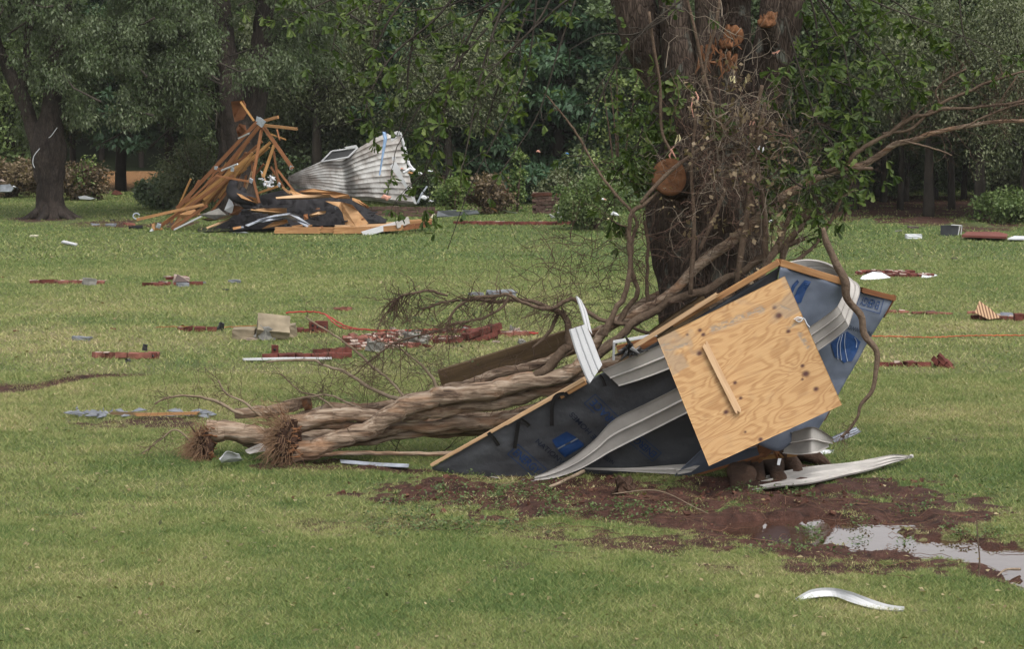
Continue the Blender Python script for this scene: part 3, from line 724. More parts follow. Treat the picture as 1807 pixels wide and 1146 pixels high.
shrub('brush_bush', 858, 71, 1.0, .7, 'dead_brush', 'brown brush pile left of the ivy column', 90, 30, .10, .35, spray=40)
shrub('leafy_bush', 1000, 74, 1.2, .8, 'leaf_olive', 'dull green bush right of the ivy column', 120, 34, .09, .35, spray=18)
shrub('ivy_column', 913, 72, 2.1, .20, 'leaf_lime', 'slender ivy covered stump standing at the far lawn edge', 55, 24, .085, .22, 2, tvar=.9, cat='stump')
shrub('low_shrub', 1790, 66, .8, 1.1, 'leaf_mid', 'low green scrub at the right end of the lawn', 120, 30, .10, .35)
shrub('low_shrub', 1440, 72, .9, .9, 'leaf_dark', 'dark scrub at the wood edge right of the big trunk', 120, 30, .10, .35)
shrub('low_shrub', 735, 76, 1.5, .9, 'leaf_dark', 'dark green scrub behind the collapsed white gutters', 120, 36, .10, .35)
shrub('yellow_green_tree', 1092, 76, 5.3, 1.15, 'leaf_lime', 'yellow green crowned tree left of the big trunk', 120, 24, .10, .45, 4, cat='tree', tvar=.9)

# ---- the forked lawn tree and the twin stemmed tree behind the truss heap
def lawn_tree(name, label, Y, stems, crowns, leaf, nper, flare, bark='bark_far', droop=1.2, size=.115):
    r = np.random.default_rng(int(Y*10)); rr = random.Random(int(Y*10))
    b = stems[0][0]; p0 = P(b[0], b[1], Y); root = empty(name, (p0.x, Y, 0), label, 'tree', 'broad lawn trees')
    mb = MB()
    for st in stems:
        q = [tuple(P(a, c, Y+(e[0] if e else 0)))+(w*S(Y),) for (a, c, w, *e) in st]
        q = spline(q, 90); mb.tube(q[:, :3], q[:, 3], 64, bump=.16, ridge=.17, bfreq=1.0, seed=int(st[0][0]))
    for k in range(flare):
        a = k/flare*6.28+rr.uniform(-.3, .3); R0 = stems[0][0][2]*S(Y); d = Vector((math.cos(a), math.sin(a), 0))
        q = Vector((p0.x, Y, 0)); mb.tube([q+d*R0*.35+Vector((0, 0, .42)), q+d*R0*.8+Vector((0, 0, .13)), q+d*R0*1.3+Vector((0, 0, .01)), q+d*R0*1.9-Vector((0, 0, .08))], [.10, .13, .08, .03], 12, bump=.3, ridge=.1)
    mb.build('trunk', M[bark], root, smooth=True)
    mb = MB(); cent = []
    for (x0, y0, x1, y1, dep0, dep1, n) in crowns:
        for k in range(n):
            a = rr.uniform(x0, x1); c = rr.uniform(y0, y1); dd = rr.uniform(dep0, dep1); q = P(a, c, Y+dd)
            if fbm(np.array([a*.012]), np.array([c*.014]), int(Y), 3)[0]+rr.uniform(-.12, .12) < .40: continue
            cent.append(tuple(q))
            if rr.random() < .10:
                d = Vector((rr.uniform(-1, 1), rr.uniform(-.6, .6), rr.uniform(-.2, .7)))*1.3
                mb.tube([q-d, q-d*.4+rv(rr, .12), q+rv(rr, .1)], [.035, .024, .01], 5)
    if mb.n: tag(mb.build('limbs', M['bark_dark'], root, smooth=True), kind='stuff')
    cloud_obj('crown', [leafcloud(cent, nper, .42, .95, size, r, droop, .55, SLIM)], M[leaf], root)
    return root
lawn_tree('forked_tree', 'forked shade tree with silvery leaves standing left on the lawn', 68,
  [[(90, 396, 37), (90, 384, 30), (89, 368, 26), (88, 340, 25), (86, 300, 27), (84, 262, 30), (86, 232, 24), (90, 190, 16), (96, 120, 14), (112, 40, 12), (120, -60, 9)],
   [(76, 285, 16), (62, 240, 14), (42, 180, 12), (18, 130, 11), (-8, 70, 9), (-30, -20, 6)], [(38, 175, 8), (46, 120, 8), (50, 60, 7), (60, -20, 4)]],
  [(-80, -260, 330, 60, -3, 3, 560), (-60, 40, 240, 150, -2.5, 2.5, 330), (130, 120, 270, 215, -2, 1.5, 90), (-40, 110, 40, 190, -2, 2, 30), (20, 180, 65, 260, 1, 2.5, 22)], 'leaf_silver', 130, 7)
lawn_tree('twin_stemmed_tree', 'dark twin stemmed tree with silvery leaves behind the truss heap', 70,
  [[(420, 372, 40), (418, 300, 34), (412, 230, 31), (404, 170, 26), (398, 110, 21), (392, 50, 19), (380, -20, 17), (370, -100, 12)],
   [(430, 260, 22), (448, 180, 20), (458, 110, 19), (465, 50, 17), (472, -20, 15), (485, -100, 10)], [(410, 190, 6), (385, 172, 5), (360, 150, 3)], [(352, 70, 9), (335, 30, 8), (300, -30, 6)]],
  [(200, -260, 620, 40, -3, 3, 560), (210, 30, 380, 130, -3, 1, 190), (220, 120, 345, 195, -2.5, 1, 80), (300, 150, 395, 215, -2, 1, 30), (480, 30, 600, 120, -1, 3, 70), (420, 80, 520, 150, -2.5, -1, 22)], 'leaf_silver', 130, 6)
for k, (pts) in enumerate([[(101, 225), (96, 232), (90, 240), (86, 243)], [(70, 262), (60, 275), (58, 288), (61, 296)]]):
    mb = MB(); q = spline([tuple(P(a, b, 67.3)) for a, b in pts], 10); mb.tube(q, [.011]*10, 4)
    tag(mb.build('plastic_shred', M['sheet_white']), ['white plastic shred caught high on the forked tree trunk', 'white plastic shred caught low on the forked tree trunk'][k], 'shred')
# ================================================================ THE BIG FOREGROUND TREE
YT = 22.35
def pth(lst, Y=YT, n=30):
    """[(px,py,halfwidth_px[,dY])] -> smooth path with radii"""
    q = [tuple(P(t[0], t[1], Y+(t[3] if len(t) > 3 else 0)))+(t[2]*S(Y),) for t in lst]
    return spline(q, n)
def big_tree():
    b = P(1262, 800, YT); root = empty('old_oak_tree', (b.x, YT, 0), 'massive forked old tree with cut limb scars and hanging oak leaves', 'tree')
    stems = [
     ('trunk', [(1262,815,128),(1258,770,112),(1253,700,100),(1250,600,92),(1250,500,90),(1248,420,93),(1246,350,96),(1252,290,88),(1266,230,78),(1278,185,58,.1),(1286,130,42,.25),(1290,60,36,.35),(1294,-20,33,.4),(1300,-140,44),(1310,-320,30)], 150, 110),
     ('stem', [(1240,520,60,-.05),(1225,430,64,-.12),(1212,350,60,-.14),(1210,280,44,-.1),(1196,200,38,-.05),(1168,130,36),(1138,70,40),(1118,10,37),(1092,-60,33),(1050,-160,27),(990,-300,18)], 96, 72),
     ('stem', [(1235,330,45,-.1),(1228,250,42,-.18),(1212,180,36,-.2),(1200,110,33,-.2),(1192,50,28,-.2),(1186,-10,25,-.2),(1180,-90,22),(1170,-260,15)], 70, 54),
     ('stem', [(1285,420,60,-.02),(1302,330,52,-.05),(1316,260,46,-.08),(1334,200,42,-.1),(1352,140,40,-.1),(1365,80,38,-.1),(1377,20,39,-.1),(1384,-50,37),(1395,-160,31),(1420,-320,20)], 96, 72),
     ('stem', [(1270,260,34,-.3),(1262,190,30,-.33),(1254,120,25,-.33),(1250,50,22,-.3),(1246,-30,20,-.3),(1240,-160,15)], 60, 44),
    ]
    for i, (nm, pts, n, ns) in enumerate(stems):
        q = pth(pts, YT, n); mb = MB(); mb.tube(q[:, :3], q[:, 3], ns, bump=.09, bfreq=.9, seed=31+i, ridge=.085 if i == 0 else .07)
        mb.build(nm, M['bark_big'], root, smooth=True)
    rr = random.Random(77)
    # buttress roots running out under the wreck
    for (x0, y0, x1, y1, r0, r1, z0, dy) in [(1292,815,1312,856,.11,.085,.20,0),(1345,810,1372,852,.10,.06,.24,0),(1370,812,1412,846,.09,.045,.22,0),(1395,812,1462,826,.07,.03,.16,0),(1318,815,1338,850,.07,.05,.2,0),(1180,800,1080,812,.12,.04,.3,1),(1160,795,1010,806,.10,.03,.25,1),(1230,800,1215,830,.10,.06,.2,1)]:
        a = Vector((P(x0, y0, YT-.25).x, YT-.5, z0*.45+.02)); g = G(x1, y1); mid = a.lerp(g, .55); mid.z = z0*.42; e = g+(g-a)*.15; e.z = -.14
        g.z = .0+r1*.3; q = spline([tuple(a)+(r0*1.1,), tuple(mid)+(r0*.9,), tuple(g)+(r1*1.1,), tuple(e)+(r1*.6,)], 24)
        mb = MB(); mb.tube(q[:, :3], q[:, 3], 24, bump=.45, bfreq=4, seed=int(x1), ridge=.09); mb.build('root', M['root'], root, smooth=True)
    # saw cuts and torn stubs
    def stub(name, c, d, r, L, torn=0):
        mb = MB(); c = Vector(c); d = Vector(d).normalized(); q = [c-d*L, c-d*L*.5, c]
        mb.tube(q, [r*1.15, r*1.05, r], 26, bump=.10, bfreq=4, seed=int(c.x*50)); st = mb.build(name, M['bark_big'], root, smooth=False)
        f = MB(); u = d.orthogonal().normalized(); v = d.cross(u); V = [tuple(c+d*.012)]; n = 26; rings = 5
        for k in range(1, rings+1):
            for j in range(n):
                a = j/n*6.283; rr_ = r*1.02*k/rings*(1+(.10+torn*9)*(vn(np.array([j/n*5]), np.array([2.]), int(c.x*9), 5)[0]-.5)*2)
                V.append(tuple(c+(u*math.cos(a)+v*math.sin(a))*rr_+d*(.012+rr.uniform(-1, 1)*(.004+torn*(.6 if k < rings else .2)))))
        Fs = [(0, 1+j, 1+(j+1) % n) for j in range(n)]
        for k in range(rings-1):
            for j in range(n): a = 1+k*n+j; b2 = 1+k*n+(j+1) % n; Fs.append((a, a+n, b2+n, b2))
        V += [tuple(c+(u*math.cos(j/n*6.283)+v*math.sin(j/n*6.283))*r-d*.03) for j in range(n)]; o = 1+(rings-1)*n; o2 = 1+rings*n
        for j in range(n): Fs.append((o+j, o2+j, o2+(j+1) % n, o+(j+1) % n))
        f.add(V, Fs); off = base(root); o_ = link('cut_face', f.mesh('cut_face', M['heart'], True, off), st); return o_
    stub('sawn_stub', P(1182, 313, 21.55), (-.22, -.95, .10), .155, .35)
    stub('broken_stub', P(1355, 36, 21.75), (-.25, -.6, .9), .072, .32, .085)
    stub('broken_stub', P(1289, 66, 21.85), (0, -.8, .5), .082, .25, .10)
    mb = MB()
    for k in range(46):
        a = rr.uniform(1235, 1300); c = rr.uniform(75, 125); p = P(a, c, 21.8+rr.uniform(-.08, .05)); mb.tube([p, p+Vector((rr.uniform(-.07, .07), -.05, rr.uniform(-.16, .1)))], [rr.uniform(.008, .022), .002], 4)
    tw = mb.build('torn_wood', M['heart'], root); tag(tw, kind='stuff')
    # ---- hanging boughs with oak leaves
    twm = MB(); tips = []; dens = []
    def bough(pts, Y, r0, side=9, sl=.42, leafn=1.0, droop=-.35, start=0):
        q = spline([tuple(P(a, c, Y+(e[0] if e else 0))) for (a, c, *e) in pts], 30); twm.tube(q, [r0*(1-.8*i/29)+.0018 for i in range(30)], 5)
        for k in range(side):
            i = rr.randint(int(4+start*20), 29); p = Vector(q[i]); d = Vector((rr.gauss(0, 1), rr.gauss(0, .8), rr.gauss(droop, .6))).normalized(); L = sl*rr.uniform(.5, 1.3)
            m = [p]
            for j in range(5): d = (d+rv(rr, .22)+Vector((0, 0, -.08))).normalized(); m.append(m[-1]+d*L/5)
            twm.tube(m, [.0045, .004, .0032, .0026, .002, .0012], 4)
            for j in (3, 4, 5):
                if rr.random() < leafn: tips.append((m[j], (m[j]-m[j-1]).normalized()))
                if j == 4 and rr.random() < .5:
                    e = m[j]+rv(rr, .09)+Vector((0, 0, -.05)); twm.tube([m[j], e], [.002, .001], 3)
                    if rr.random() < leafn: tips.append((e, (e-m[j]).normalized()))
    L_ = [[(1085,-60),(1000,0),(930,60),(880,110),(850,150)],[(1060,-90),(960,-40),(860,10),(760,60),(700,120)],[(1030,-100),(900,-40),(790,10),(720,20),(640,40)],
      [(960,-60),(850,60),(790,130),(740,190),(700,260)],[(900,-60),(830,60),(800,150),(770,220),(745,320)],[(850,-90),(780,20),(700,90),(660,150),(640,210)],
      [(820,-60),(720,-10),(640,10),(600,40),(585,90)],[(900,-30),(860,90),(840,170),(828,240),(815,300)],[(940,-10),(905,90),(880,150),(860,210),(850,250)],[(820,60),(790,160),(780,220),(760,280),(738,340)],
      [(1000,-80),(960,20),(900,100),(880,170)],[(700,-80),(620,-20),(560,10),(520,30)],[(760,-60),(690,30),(660,90),(640,110)],[(780,-60),(600,-30),(480,-10),(420,10)],
      [(690,-60),(660,60),(672,130),(690,190)],[(740,20),(722,110),(716,190),(700,240)]]
    for i, b_ in enumerate(L_): bough(b_, 21.2+rr.uniform(-1.2, 1.0), .011, 10, .36, .50 if i not in (3, 4, 9) else .72)
    bough([(1015,0),(985,90),(950,200),(900,280),(868,330)], 20.9, .007, 4, .3, .3)
    bough([(950,-30),(930,120),(880,230),(830,330),(790,440)], 20.6, .008, 3, .3, .2)
    for b_ in [[(1290,-60),(1150,40),(1080,120),(1030,190)],[(1100,90),(1070,150),(1040,220),(1020,300)],[(1180,30),(1120,60),(1060,60),(1000,90)]]: bough(b_, 21.3, .009, 6, .4, .22)
    # leafy sprays left of the trunk
    for b_ in [[(1190,120),(1150,150),(1115,190),(1090,230)],[(1180,180),(1150,220),(1120,260),(1085,310)],[(1175,250),(1140,270),(1100,290),(1075,330)],[(1170,180),(1150,200),(1130,240),(1120,300)],[(1170,300),(1130,310),(1090,340),(1060,390)]]: bough(b_, 21.9, .008, 9, .26, .9)
    R_ = [[(1400,-60),(1450,0),(1500,60),(1540,120),(1560,180)],[(1400,-80),(1480,-30),(1560,10),(1640,40),(1740,80)],[(1390,-20),(1430,70),(1470,150),(1510,210),(1560,240)],[(1385,30),(1410,120),(1440,210),(1470,260),(1490,300)],
      [(1410,-70),(1440,40),(1440,130),(1455,200),(1440,280)],[(1440,-60),(1500,10),(1530,60),(1580,120),(1600,170)],[(1390,60),(1400,150),(1412,230),(1400,300),(1410,350)],[(1480,-70),(1540,-20),(1600,20),(1620,80)],
      [(1420,100),(1470,140),(1530,160),(1590,180)],[(1400,180),(1450,220),(1500,240),(1560,270)],[(1420,-50),(1465,40),(1490,90),(1500,150),(1530,200)],[(1380,200),(1410,260),(1450,300),(1500,315)],[(1370,280),(1400,320),(1440,340),(1480,360)]]
    for b_ in R_: bough(b_, 21.9+rr.uniform(-.8, .6), .010, 12, .34, .85)
    bough([(1690,-40),(1700,60),(1720,100),(1735,130)], 21, .006, 3, .2, .6)
    for b_ in [[(1330,120),(1345,160),(1370,170)],[(1260,160),(1265,200),(1250,230)],[(1180,140),(1200,180),(1190,230)],[(1340,230),(1360,260),(1380,300)],[(1350,300),(1370,340),(1365,380)]]: bough(b_, 21.4, .005, 5, .18, .7)
    # crown above the frame shades the ground
    for k in range(90):
        a = rr.uniform(0, 6.28); rad = rr.uniform(.5, 4.6); s0 = Vector((b.x+math.cos(a)*rad*.4, YT+math.sin(a)*rad*.4, rr.uniform(4.6, 6.2))); e = Vector((b.x+math.cos(a)*rad, YT+math.sin(a)*rad, rr.uniform(5.2, 8.6)))
        m = [s0, s0.lerp(e, .5)+rv(rr, .2), e]; twm.tube(m, [.05, .03, .012], 4)
        for j in range(9): tips.append((e+rv(rr, .5), rv(rr, 1).normalized()))
    t_ = twm.build('boughs', M['bark_dark'], root, smooth=True); tag(t_, kind='stuff')
    OL = [(0,0,0),(-.06,.22,.02),(-.17,.50,.03),(-.14,.66,.02),(-.22,.86,-.02),(0,1,-.09),(.22,.86,-.02),(.14,.66,.02),(.17,.50,.03),(.06,.22,.02),(0,.5,-.045)]
    OF3 = [(0,10,1),(1,10,2),(2,10,3),(3,10,4),(4,10,5),(5,10,6),(6,10,7),(7,10,8),(8,10,9),(9,10,0)]
    r = np.random.default_rng(88); pos = []; fw = []
    for p, d in tips:
        for j in range(r.integers(4, 8)):
            pos.append(tuple(p)); f = np.array(d)*.7+r.normal(0, .75, 3)+np.array([0, 0, -.35]); fw.append(f)
    n = len(pos); V, Fq, ex = scatter(OL, OF3, pos, fw, np.tile([0, -.25, .9], (n, 1))+r.normal(0, .45, (n, 3)), .055+.06*r.random(n), {'tint': np.clip(.42+(r.random(n)-.5)*.7+.3*(r.random(n) > .93), 0, 1)})
    off = np.array(base(root)); link('leaves', npmesh('leaves', V-off, Fq, M['leaf_oak'], ex), root)
big_tree()

def twiggle(mb, p, d, L, r0, rng, wob=.35, n=8, depth=1, branch=.45, grav=0, ns=4):
    pts = [Vector(p)]; d = Vector(d).normalized(); rad = [r0]
    for i in range(n):
        d = (d+rv(rng, wob)+Vector((0, 0, grav))).normalized(); pts.append(pts[-1]+d*L/n); rad.append(max(.0011, r0*(1-.8*(i+1)/n)))
        if depth > 0 and rng.random() < branch:
            twiggle(mb, pts[-1], (d+rv(rng, .8)).normalized(), L*rng.uniform(.3, .6), rad[-1]*.7, rng, wob, max(4, n-2), depth-1, branch, grav, ns)
    mb.tube(pts, rad, ns)

def tangle():
    rr = random.Random(99)
    for nm, mat, cnt, rmin, rmax, lab, nn in (('vine_tangle', 'twig', 150, .002, .0058, 'dense brown tangle of dead vines wrapped round the big trunk', 0), ('pale_vines', 'twig_pale', 135, .0018, .0046, 'pale lichened dead twigs snagged in front of the big trunk', 1)):
        mb = MB()
        for k in range(cnt):
            t = rr.random()
            if nn: a = rr.gauss(1300, 62); c = rr.triangular(20, 480, 250)
            else: a = rr.gauss(1305, 60) if t < .8 else rr.gauss(1230, 40); c = rr.triangular(90, 520, 360)
            a = min(max(a, 1175), 1470)
            Y = rr.uniform(20.95, 21.75); p = P(a, c, Y); d = Vector((rr.gauss(0, .8), rr.gauss(0, .25), rr.gauss(-.1 if not nn else .25, .9)))
            twiggle(mb, p, d, rr.uniform(.25, .85), rr.uniform(rmin, rmax), rr, .33, 10, 1, .28, -.03)
        tag(mb.build(nm, M[mat]), lab, 'vines', kind='stuff')
    r = np.random.default_rng(71); V, Fq, ex = leafcloud([tuple(P(rr.gauss(1300, 62), rr.triangular(60, 500, 300), rr.uniform(20.9, 21.4))) for _ in range(60)], 8, .10, 1.2, .05, r, .4, .9)
    tag(link('dead_leaves', npmesh('dead_leaves', V, Fq, M['dead_brush'], ex)), 'curled dead leaves caught in the vines on the big trunk', 'dead leaves', kind='stuff')
    # bigger vine stems
    mb = MB(); V_ = [[(1213,0,3),(1228,60,3.2),(1240,120,3),(1256,180,3.4),(1262,230,3)],[(1345,150,4),(1330,220,4),(1318,300,5),(1330,380,4)],[(1130,360,4),(1150,335,4),(1185,300,4),(1225,270,4),(1262,240,3),(1300,200,2.5)],[(1145,20,3),(1155,90,3),(1165,150,3),(1168,230,3),(1185,270,3)],
        [(1218,520,5),(1225,400,4),(1220,300,3),(1228,200,3)],[(1235,440,4),(1262,380,4),(1282,330,4)],[(1270,0,3),(1262,50,3),(1250,90,3),(1240,150,3)],[(1300,500,6),(1315,400,6),(1330,300,5),(1345,220,3)],[(1350,480,6),(1350,380,5),(1335,260,4),(1350,180,3)]]
    for v in V_: q = pth(v, 21.35, 24); mb.tube(q[:, :3], q[:, 3], 6, bump=.15)
    tag(mb.build('vine_stems', M['branch'], smooth=True), 'thick bare vine stems climbing the front of the big trunk', 'vines', kind='stuff')
    # scraps caught in the vines
    for (a, c, hh, ww, mat, lab) in [(1222,175,40,6,'pink','long shred of pink insulation hanging in the vines'),(1190,262,22,5,'pink','pink shred above the round saw cut'),(1327,215,9,5,'pink','small pink curl snagged right of the vine tangle'),(1305,135,12,14,'pink_pale','cream insulation clump on the vine tangle'),
        (1198,240,18,7,'pink_pale','cream scrap left of the vine stems'),(1345,262,12,5,'sheet_white','white scrap on the twigs right of the trunk'),(1362,94,3,7,'pink','tiny pink scrap on the right stem')]:
        m = MB(); p = P(a, c, 21.05); rq = random.Random(a)
        for k in range(4 if ww > 10 else 2):
            s = p+Vector((rq.uniform(-1, 1)*ww, 0, rq.uniform(-.3, .8)*hh*.5))*S(21); e = s+Vector((rq.uniform(-1, 1)*ww*.8, rq.uniform(-6, 6), -hh*rq.uniform(.4, 1)))*S(21)
            m.tube([s, s.lerp(e, .5)+rv(rq, .02), e], [.005, .009, .003], 5, bump=.4, bfreq=20)
        if mat == 'pink_pale' and 'pink_pale' not in M: M['pink_pale'] = m_plain('cream_insulation', (.52, .46, .27), .95, .3, 14)
        tag(m.build('insulation_shred', M[mat]), lab, 'shred')
tangle()

M['clay_dark'] = m_plain('root_clay', (.05, .028, .02), .95, .5, 14, .1, .8)
# ================================================================ THE UPROOTED CREPE MYRTLE STEMS
def stemset(root, lst, mat, name='stem', ns=36, bump=.13, ridge=.07):
    paths = []
    for i, (Y, pts) in enumerate(lst):
        q = pth([(t[0], t[1], t[2]*(.66 if mat == 'crepe' else .66))+tuple(t[3:]) for t in pts], Y, max(40, 14*len(pts))); mb = MB()
        s_ = np.r_[0, np.cumsum(np.linalg.norm(np.diff(q[:, :3], axis=0), axis=1))]; am = np.minimum(q[:, 3]*(.75 if mat == 'crepe' else 1.3)+.006, .045)
        for c_ in range(3): q[:, c_] += (fbm(s_*5.5, s_*0+c_*7+i, 300+c_+int(pts[0][0]), 3)-.5)*2*am*(1 if c_ != 1 else .6)
        q[:, 3] *= 1+(fbm(s_*(4 if mat == 'crepe' else 8), s_*0+i, 333+int(pts[0][1]), 3)-.5)*(.28 if mat == 'crepe' else .5)
        big = max(t[2] for t in pts) > 7
        mb.tube(q[:, :3], q[:, 3], ns if big else 8, bump=bump, bfreq=1.3, seed=i+int(pts[0][0]), ridge=ridge if big else 0); mb.build(name, M[mat], root, smooth=True); paths.append(q)
    return paths
def sidetwigs(mb, paths, n, L, r, rng, up=.3, side=1, lo=.2, hi=1, depth=1, branch=.4, wob=.3, grav=0):
    for k in range(n):
        q = paths[rng.randrange(len(paths))]; i = int(len(q)*rng.uniform(lo, hi)*.999); p = Vector(q[i][:3]); t = Vector(q[min(i+1, len(q)-1)][:3])-Vector(q[i-1][:3]); t.normalize()
        d = t*.7+Vector((rng.gauss(0, .6)*side, rng.gauss(0, .5), rng.gauss(up, .6)))
        twiggle(mb, p, d, L*rng.uniform(.4, 1.3), r*rng.uniform(.6, 1.2), rng, wob, 8, depth, branch, grav)
def rootball(root, px, py, Y, rad, rng, dirs, cnt=520):
    c = P(px, py, Y); mb = MB(); n = 20; m = 12; V = []
    for i in range(m+1):
        for j in range(n):
            u = i/m*math.pi; v = j/n*6.283; k = 1+.9*(fbm(np.array([math.cos(v)*2+i*.4+px]), np.array([math.sin(v)*2+i*.3]), px, 4)[0]-.5)*2
            V.append(tuple(c+Vector((math.cos(u)*rad[0]*k, math.sin(u)*math.cos(v)*rad[1]*k, math.sin(u)*math.sin(v)*rad[2]*k))))
    Fs = [(i*n+j, i*n+(j+1) % n, (i+1)*n+(j+1) % n, (i+1)*n+j) for i in range(m) for j in range(n)]
    mb.add(V, Fs); mb.build('root_ball', M['clay_dark'], root, smooth=False)
    mb = MB()
    for k in range(cnt):
        i = rng.randrange(len(V)); p = Vector(V[i]); o = (p-c).normalized()
        if o.x > .45: continue
        d = o*.6+Vector(dirs)*rng.uniform(.2, 1)+rv(rng, .35)
        L = rng.uniform(.04, .19); q = [p-o*.04, p+d.normalized()*L*.5+rv(rng, .012), p+d.normalized()*L+rv(rng, .03)+Vector((0, 0, -.03))]
        if q[2].z < .01: q[2].z = .01
        q.insert(2, q[1].lerp(q[2], .5)+rv(rng, .014)); mb.tube(q, [rng.uniform(.0015, .0045), .0022, .0016, .0008], 4)
    tag(mb.build('root_fringe', M['root_hair'], root), kind='stuff')
    for k in range(9):
        a = c+Vector((rng.uniform(-.02, .10), rng.uniform(-.12, .05), rng.uniform(-.10, .14))); d = Vector((rng.uniform(-1, -.1), rng.uniform(-.5, .2), rng.uniform(-.9, .5))).normalized(); L = rng.uniform(.10, .28)
        e = a+d*L; e.z = max(e.z, .01); mb = MB(); mb.tube([a, a.lerp(e, .5)+rv(rng, .03), e], [rng.uniform(.016, .034), .014, .003], 8, bump=.35, bfreq=9); mb.build('broken_root', M['root' if k % 3 else 'heart'], root, smooth=True)
    mb = MB()
    for k in range(36):
        a = c+Vector((rng.uniform(.02, .16), rng.uniform(-.16, 0), rng.uniform(-.13, .16))); e = a+Vector((rng.uniform(-.16, -.04), rng.uniform(-.05, .01), rng.uniform(-.05, .05))); mb.tube([a, e], [rng.uniform(.003, .010), .0012], 4)
    tag(mb.build('splinters', M['heart'], root), kind='stuff')

def fallen():
    rr = random.Random(123)
    g = G(520, 815); fr = empty('uprooted_tree', (g.x, g.y, 0), 'uprooted crepe myrtle in front, its frayed root end right of the other', 'fallen tree', 'uprooted crepe myrtles')
    A = stemset(fr, [
      (21.75, [(492,798,24),(530,798,26),(575,785,25),(620,768,24),(665,746,24),(710,722,25),(760,706,24),(850,690,24),(930,672,22),(1000,655,20),(1040,625,15),(1075,580,13),(1120,552,12),(1180,520,13),(1230,470,14),(1290,425,15),(1330,392,14),(1380,352,12),(1430,318,11),(1480,297,10),(1530,288,9),(1570,262,9),(1620,243,8),(1700,225,6),(1760,216,5.5),(1840,212,5)]),
      (21.85, [(500,752,24),(540,745,23),(590,738,21),(650,735,19),(700,738,18),(760,728,20),(840,712,21),(920,700,19),(1000,680,17),(1080,640,14),(1180,585,12),(1300,520,11)]),
      (21.95, [(520,775,14),(600,778,14),(700,758,16),(800,748,17),(880,742,15),(960,730,13),(1040,700,12)]),
      (21.9, [(520,762,12),(600,752,12),(700,742,12),(800,722,13),(900,695,12),(980,668,10),(1060,620,9),(1140,560,8)]),
      (22.0, [(560,790,7),(660,778,8),(760,764,8),(860,752,7),(960,738,6)]),
      (21.70, [(545,806,5),(620,802,6),(700,801,6),(780,800,5.5),(850,796,6),(900,780,5)]),
    ], 'crepe')
    B = stemset(fr, [
      (21.75, [(940,668,14),(975,640,14),(1000,615,14),(1003,590,12),(992,560,8),(978,545,7),(930,528,5),(880,532,4.5),(840,530,4.5),(790,535,3.5),(740,545,3)]),
      (21.7, [(980,547,6),(940,540,5),(900,520,5),(870,522,4.5),(835,527,4),(800,550,3.5),(790,585,2.5)]),
      (21.7, [(905,518,4.5),(885,545,4),(850,562,3.5),(800,572,3),(770,585,3),(700,605,2.5),(650,640,2)]),
      (21.65, [(978,545,6),(1010,530,6),(1060,560,5.5),(1110,575,5),(1160,590,4)]),
      (21.8, [(985,552,5),(970,580,4.5),(955,600,4),(940,612,3)]),
      (21.8, [(790,524,4),(760,516,3.5),(720,518,3),(700,530,2.5),(690,545,2)]),
      (21.5, [(1040,640,12),(1085,600,11),(1140,560,11),(1200,530,10),(1290,490,9),(1360,450,9),(1420,420,6)]),
      (21.6, [(1070,590,9),(1092,540,8),(1108,500,7),(1112,450,7),(1108,410,6),(1122,370,6),(1150,345,5),(1185,322,5),(1230,280,4),(1262,258,3)]),
      (21.7, [(1085,575,8),(1110,545,8),(1125,510,7),(1112,460,6.5),(1118,420,5.5),(1125,390,5),(1102,360,4),(1060,310,3.5),(1020,240,3),(990,200,2.5),(965,170,2)]),
      (21.8, [(1140,545,5),(1141,480,5),(1142,430,4.5),(1135,390,3.5)]),
      (21.5, [(1400,505,9),(1378,470,9),(1388,430,8),(1410,400,7),(1440,375,5)]),
      (21.2, [(1340,520,10),(1352,470,9),(1372,430,8),(1385,400,6),(1400,370,5)]),
      (21.3, [(1395,470,6),(1430,440,5),(1465,390,5),(1485,345,4)]),
      (21.6, [(1480,297,7),(1520,262,6),(1570,232,5.5),(1620,205,5),(1680,192,4.5),(1760,186,4),(1830,176,4)]),
      (21.6, [(1445,308,7),(1480,300,6),(1510,296,5),(1538,296,5)]),
      (21.6, [(1560,235,4),(1610,225,4),(1650,188,3.5),(1700,165,3.5),(1740,146,3.5),(1830,118,3)]),
      (21.6, [(1655,185,3),(1650,160,2.5),(1670,140,2.5),(1705,120,2.5)]),
      (21.5, [(1700,222,3),(1740,205,3),(1780,190,3),(1830,178,3)]),
      (21.6, [(1760,188,3),(1775,160,2.5),(1795,135,2.5)]),
      (21.5, [(1595,250,2.5),(1640,262,2.5),(1680,275,2)]),
      (21.5, [(1480,297,5),(1470,280,4),(1490,262,2.5)]),
    ], 'branch', 'branch')
    mb = MB()
    sidetwigs(mb, [B[0], B[1], B[2], B[5]], 210, .42, .0045, rr, -.25, 1, .35, 1, 1, .45)
    sidetwigs(mb, [B[7], B[8], B[9]], 46, .45, .0042, rr, .1, 1.3, .2, 1, 1, .4)
    sidetwigs(mb, [A[0]], 70, .42, .0038, rr, .15, .8, .62, 1, 1, .45)
    sidetwigs(mb, [B[13], B[15], B[16], B[17]], 70, .34, .0032, rr, .1, .8, .3, 1, 1, .4)
    sidetwigs(mb, [B[10], B[11], B[12], B[6]], 60, .4, .005, rr, .5, 1, .2, 1, 1, .4)
    tag(mb.build('twigs', M['twig'], fr, smooth=False), kind='stuff')
    # leafless seed heads on the left drooping twigs
    r = np.random.default_rng(5); pts = []
    for k in range(36):
        q = P(rr.uniform(680, 850), rr.uniform(520, 640), 21.7); pts.append(tuple(q))
    V, Fq, ex = leafcloud(pts, 9, .06, 1, .022, r, .3); link('seed_heads', npmesh('seed_heads', V-np.array(base(fr)), Fq, M['dead_brush'] if False else M['leaf_dark'], ex), fr)['kind'] = 'stuff'
